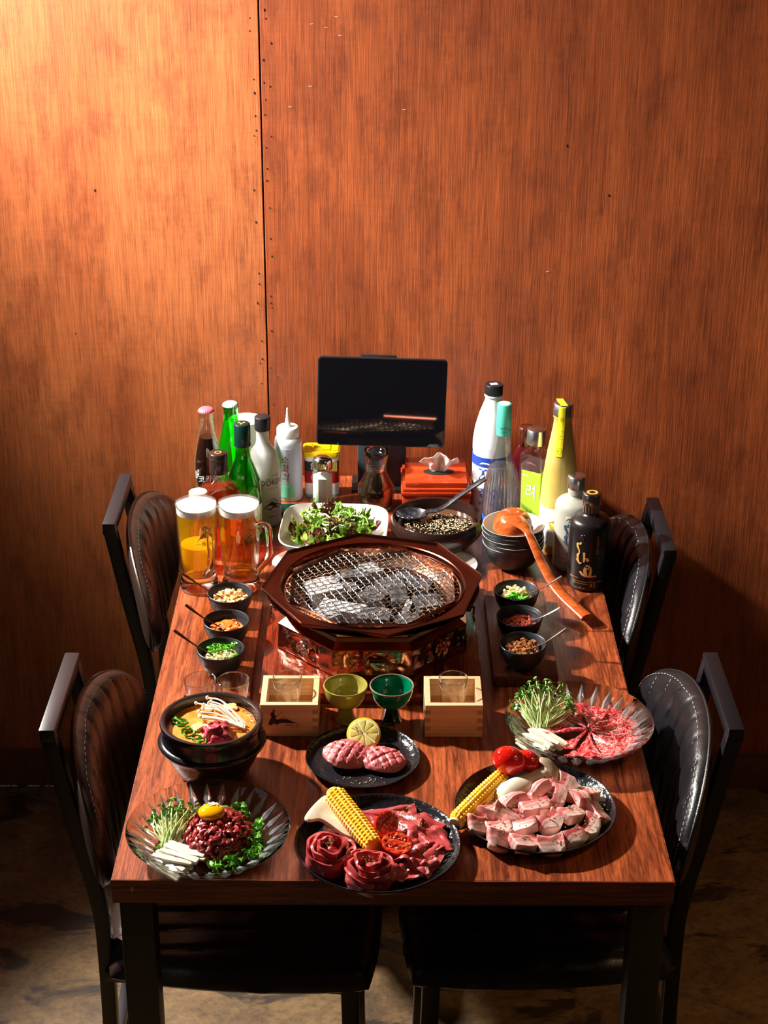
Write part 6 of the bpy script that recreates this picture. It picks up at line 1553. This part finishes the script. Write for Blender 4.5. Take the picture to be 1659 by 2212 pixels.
for (x, y, z, lab, sc) in ((-.0340, .0640, .0470, 'large shiny red plum tomato resting on the mushroom', 1.0), (-.0070, .0735, .0390, 'smaller red tomato mostly behind the large plum tomato', .82)):
    t = thing('plum_tomato', lab, 'tomato', (KX + x, KY + y, KZ + z)); t.rotation_euler = (0, radians(14), radians(-18)); part('fruit', blob(.0245 * sc, .0205 * sc, .0205 * sc, .02, 1, 3, 4), M_TOMATO, t); mb = MB(); rr_ = random.Random(4)
    for k in range(26):
        a = rr_.uniform(0, 6.28); q = rr_.uniform(0, .7); xx, yy = q * cos(a), q * sin(a); mb.add(blob(.0004, .0004, .0003, .1, 1, k, 1), T(xx * .0245 * sc, yy * .0205 * sc, .0205 * sc * sqrt(1 - q * q)))
    tag(mb.build('salt_grains', M_SALT, t), kind='stuff')
def porkf(seed, L_=.038, W=.024, H=.012):
    rnd = random.Random(seed); bend = rnd.uniform(.003, .010)
    bm = bmesh.new(); bmesh.ops.create_cube(bm, size=2); bmesh.ops.subdivide_edges(bm, edges=bm.edges[:], cuts=7, use_grid_fill=True); v = []
    for q in bm.verts:
        p = q.co; s = Vector(p) * .78 + p.normalized() * .30
        x, y, z = s.x * L_ / 2, s.y * W / 2, s.z * H / 2
        y += bend * (1 - (2 * x / L_) ** 2) * -1 + bend * .5; z += .0035 * sin(x / L_ * 3 + seed) + .0016 * noise.noise(Vector((x * 90, y * 90, seed))); y += .0015 * noise.noise(Vector((x * 70 + seed, z * 70, y * 40)))
        v.append(Vector((x, y, z)))
    f = [[a.index for a in fc.verts] for fc in bm.faces]; bm.free(); return v, f
PK = [(.117, .098, 20, .004), (.132, .128, 55, .012), (.158, .116, 10, .014), (.143, .088, 25, .006), (.176, .084, 5, .010), (.166, .142, 200, .018), (.203, .166, 215, .022), (.222, .192, 235, .016), (.240, .215, 60, .006), (.258, .196, 150, .006), (.246, .182, 70, .020),
      (.232, .148, 62, .022), (.262, .152, 118, .016), (.278, .172, 110, .008), (.250, .112, 40, .016), (.289, .128, 100, .006), (.274, .092, 70, .008), (.216, .092, 25, .018), (.198, .124, 30, .020), (.250, .066, 48, .006), (.143, .062, -8, .004), (.178, .050, 18, .006), (.216, .050, 22, .006), (.186, .152, 30, .010), (.222, .122, 200, .012)]
WHP = ['at the left rim below the corn', 'red piece below the mushroom base', 'left of centre', 'white-edged, second from the left rim', 'long white strip in the front row but one', 'dark pink under the mushroom', 'large pink right of the mushroom', 'behind the large pink piece', 'at the back near the mushroom cap', 'at the back rim', 'white curl near the back',
       'white-backed, in the centre right', 'broad piece right of centre', 'reddish, at the right rear rim', 'white-edged, right of the red centre piece', 'at the right rim', 'curved white, at the front right rim', 'red with herbs, in the very centre', 'white-edged, just left of centre', 'long white-rimmed, at the front right', 'at the front left rim', 'at the front rim, thick white skin', 'at the front rim, right of the middle', 'below the mushroom stem, half buried', 'half buried under the centre pieces']
PM_ = []
for k, (x, y, a, dz) in enumerate(PK):
    if k < 7: o = part('pork_belly_piece', porkf(k + 3, (.040, .036, .042, .034, .044, .038, .036)[k], (.024, .026, .022, .026, .018, .024, .028)[k], .0165), M_PORK, None, angle=80); PM_.append(o.data)
    else: o = bpy.data.objects.new('pork_belly_piece', PM_[k % 7]); COL.objects.link(o)
    rr_ = random.Random(k); place(o, KX + (x - KX) * .95, KY + (y + .003 - KY) * .93, KZ + .0085 + dz * .75, rr_.uniform(.0, .6), rr_.uniform(-.3, .3), radians(a) + rr_.uniform(-.4, .4)); tag(o, 'pork belly piece %s' % WHP[k], 'meat', 'pork belly pieces')
mb = MB(); rnd = random.Random(41)
for k in range(230):
    x, y, a, dz = PK[rnd.randrange(len(PK))]; mb.add(blob(.0017, .0010, .0004, .2, 1, k, 1), T((x - KX) * .95 + rnd.gauss(0, .008), (y + .003 - KY) * .93 + rnd.gauss(0, .006), .0190 + dz * .75 + rnd.uniform(-.001, .002)) @ RZ(k))
o = mb.build('herb_flecks', M_HERB, None); place(o, KX, KY, KZ); tag(o, 'dried green herb flecks sprinkled over the pork belly', 'herbs', kind='stuff')
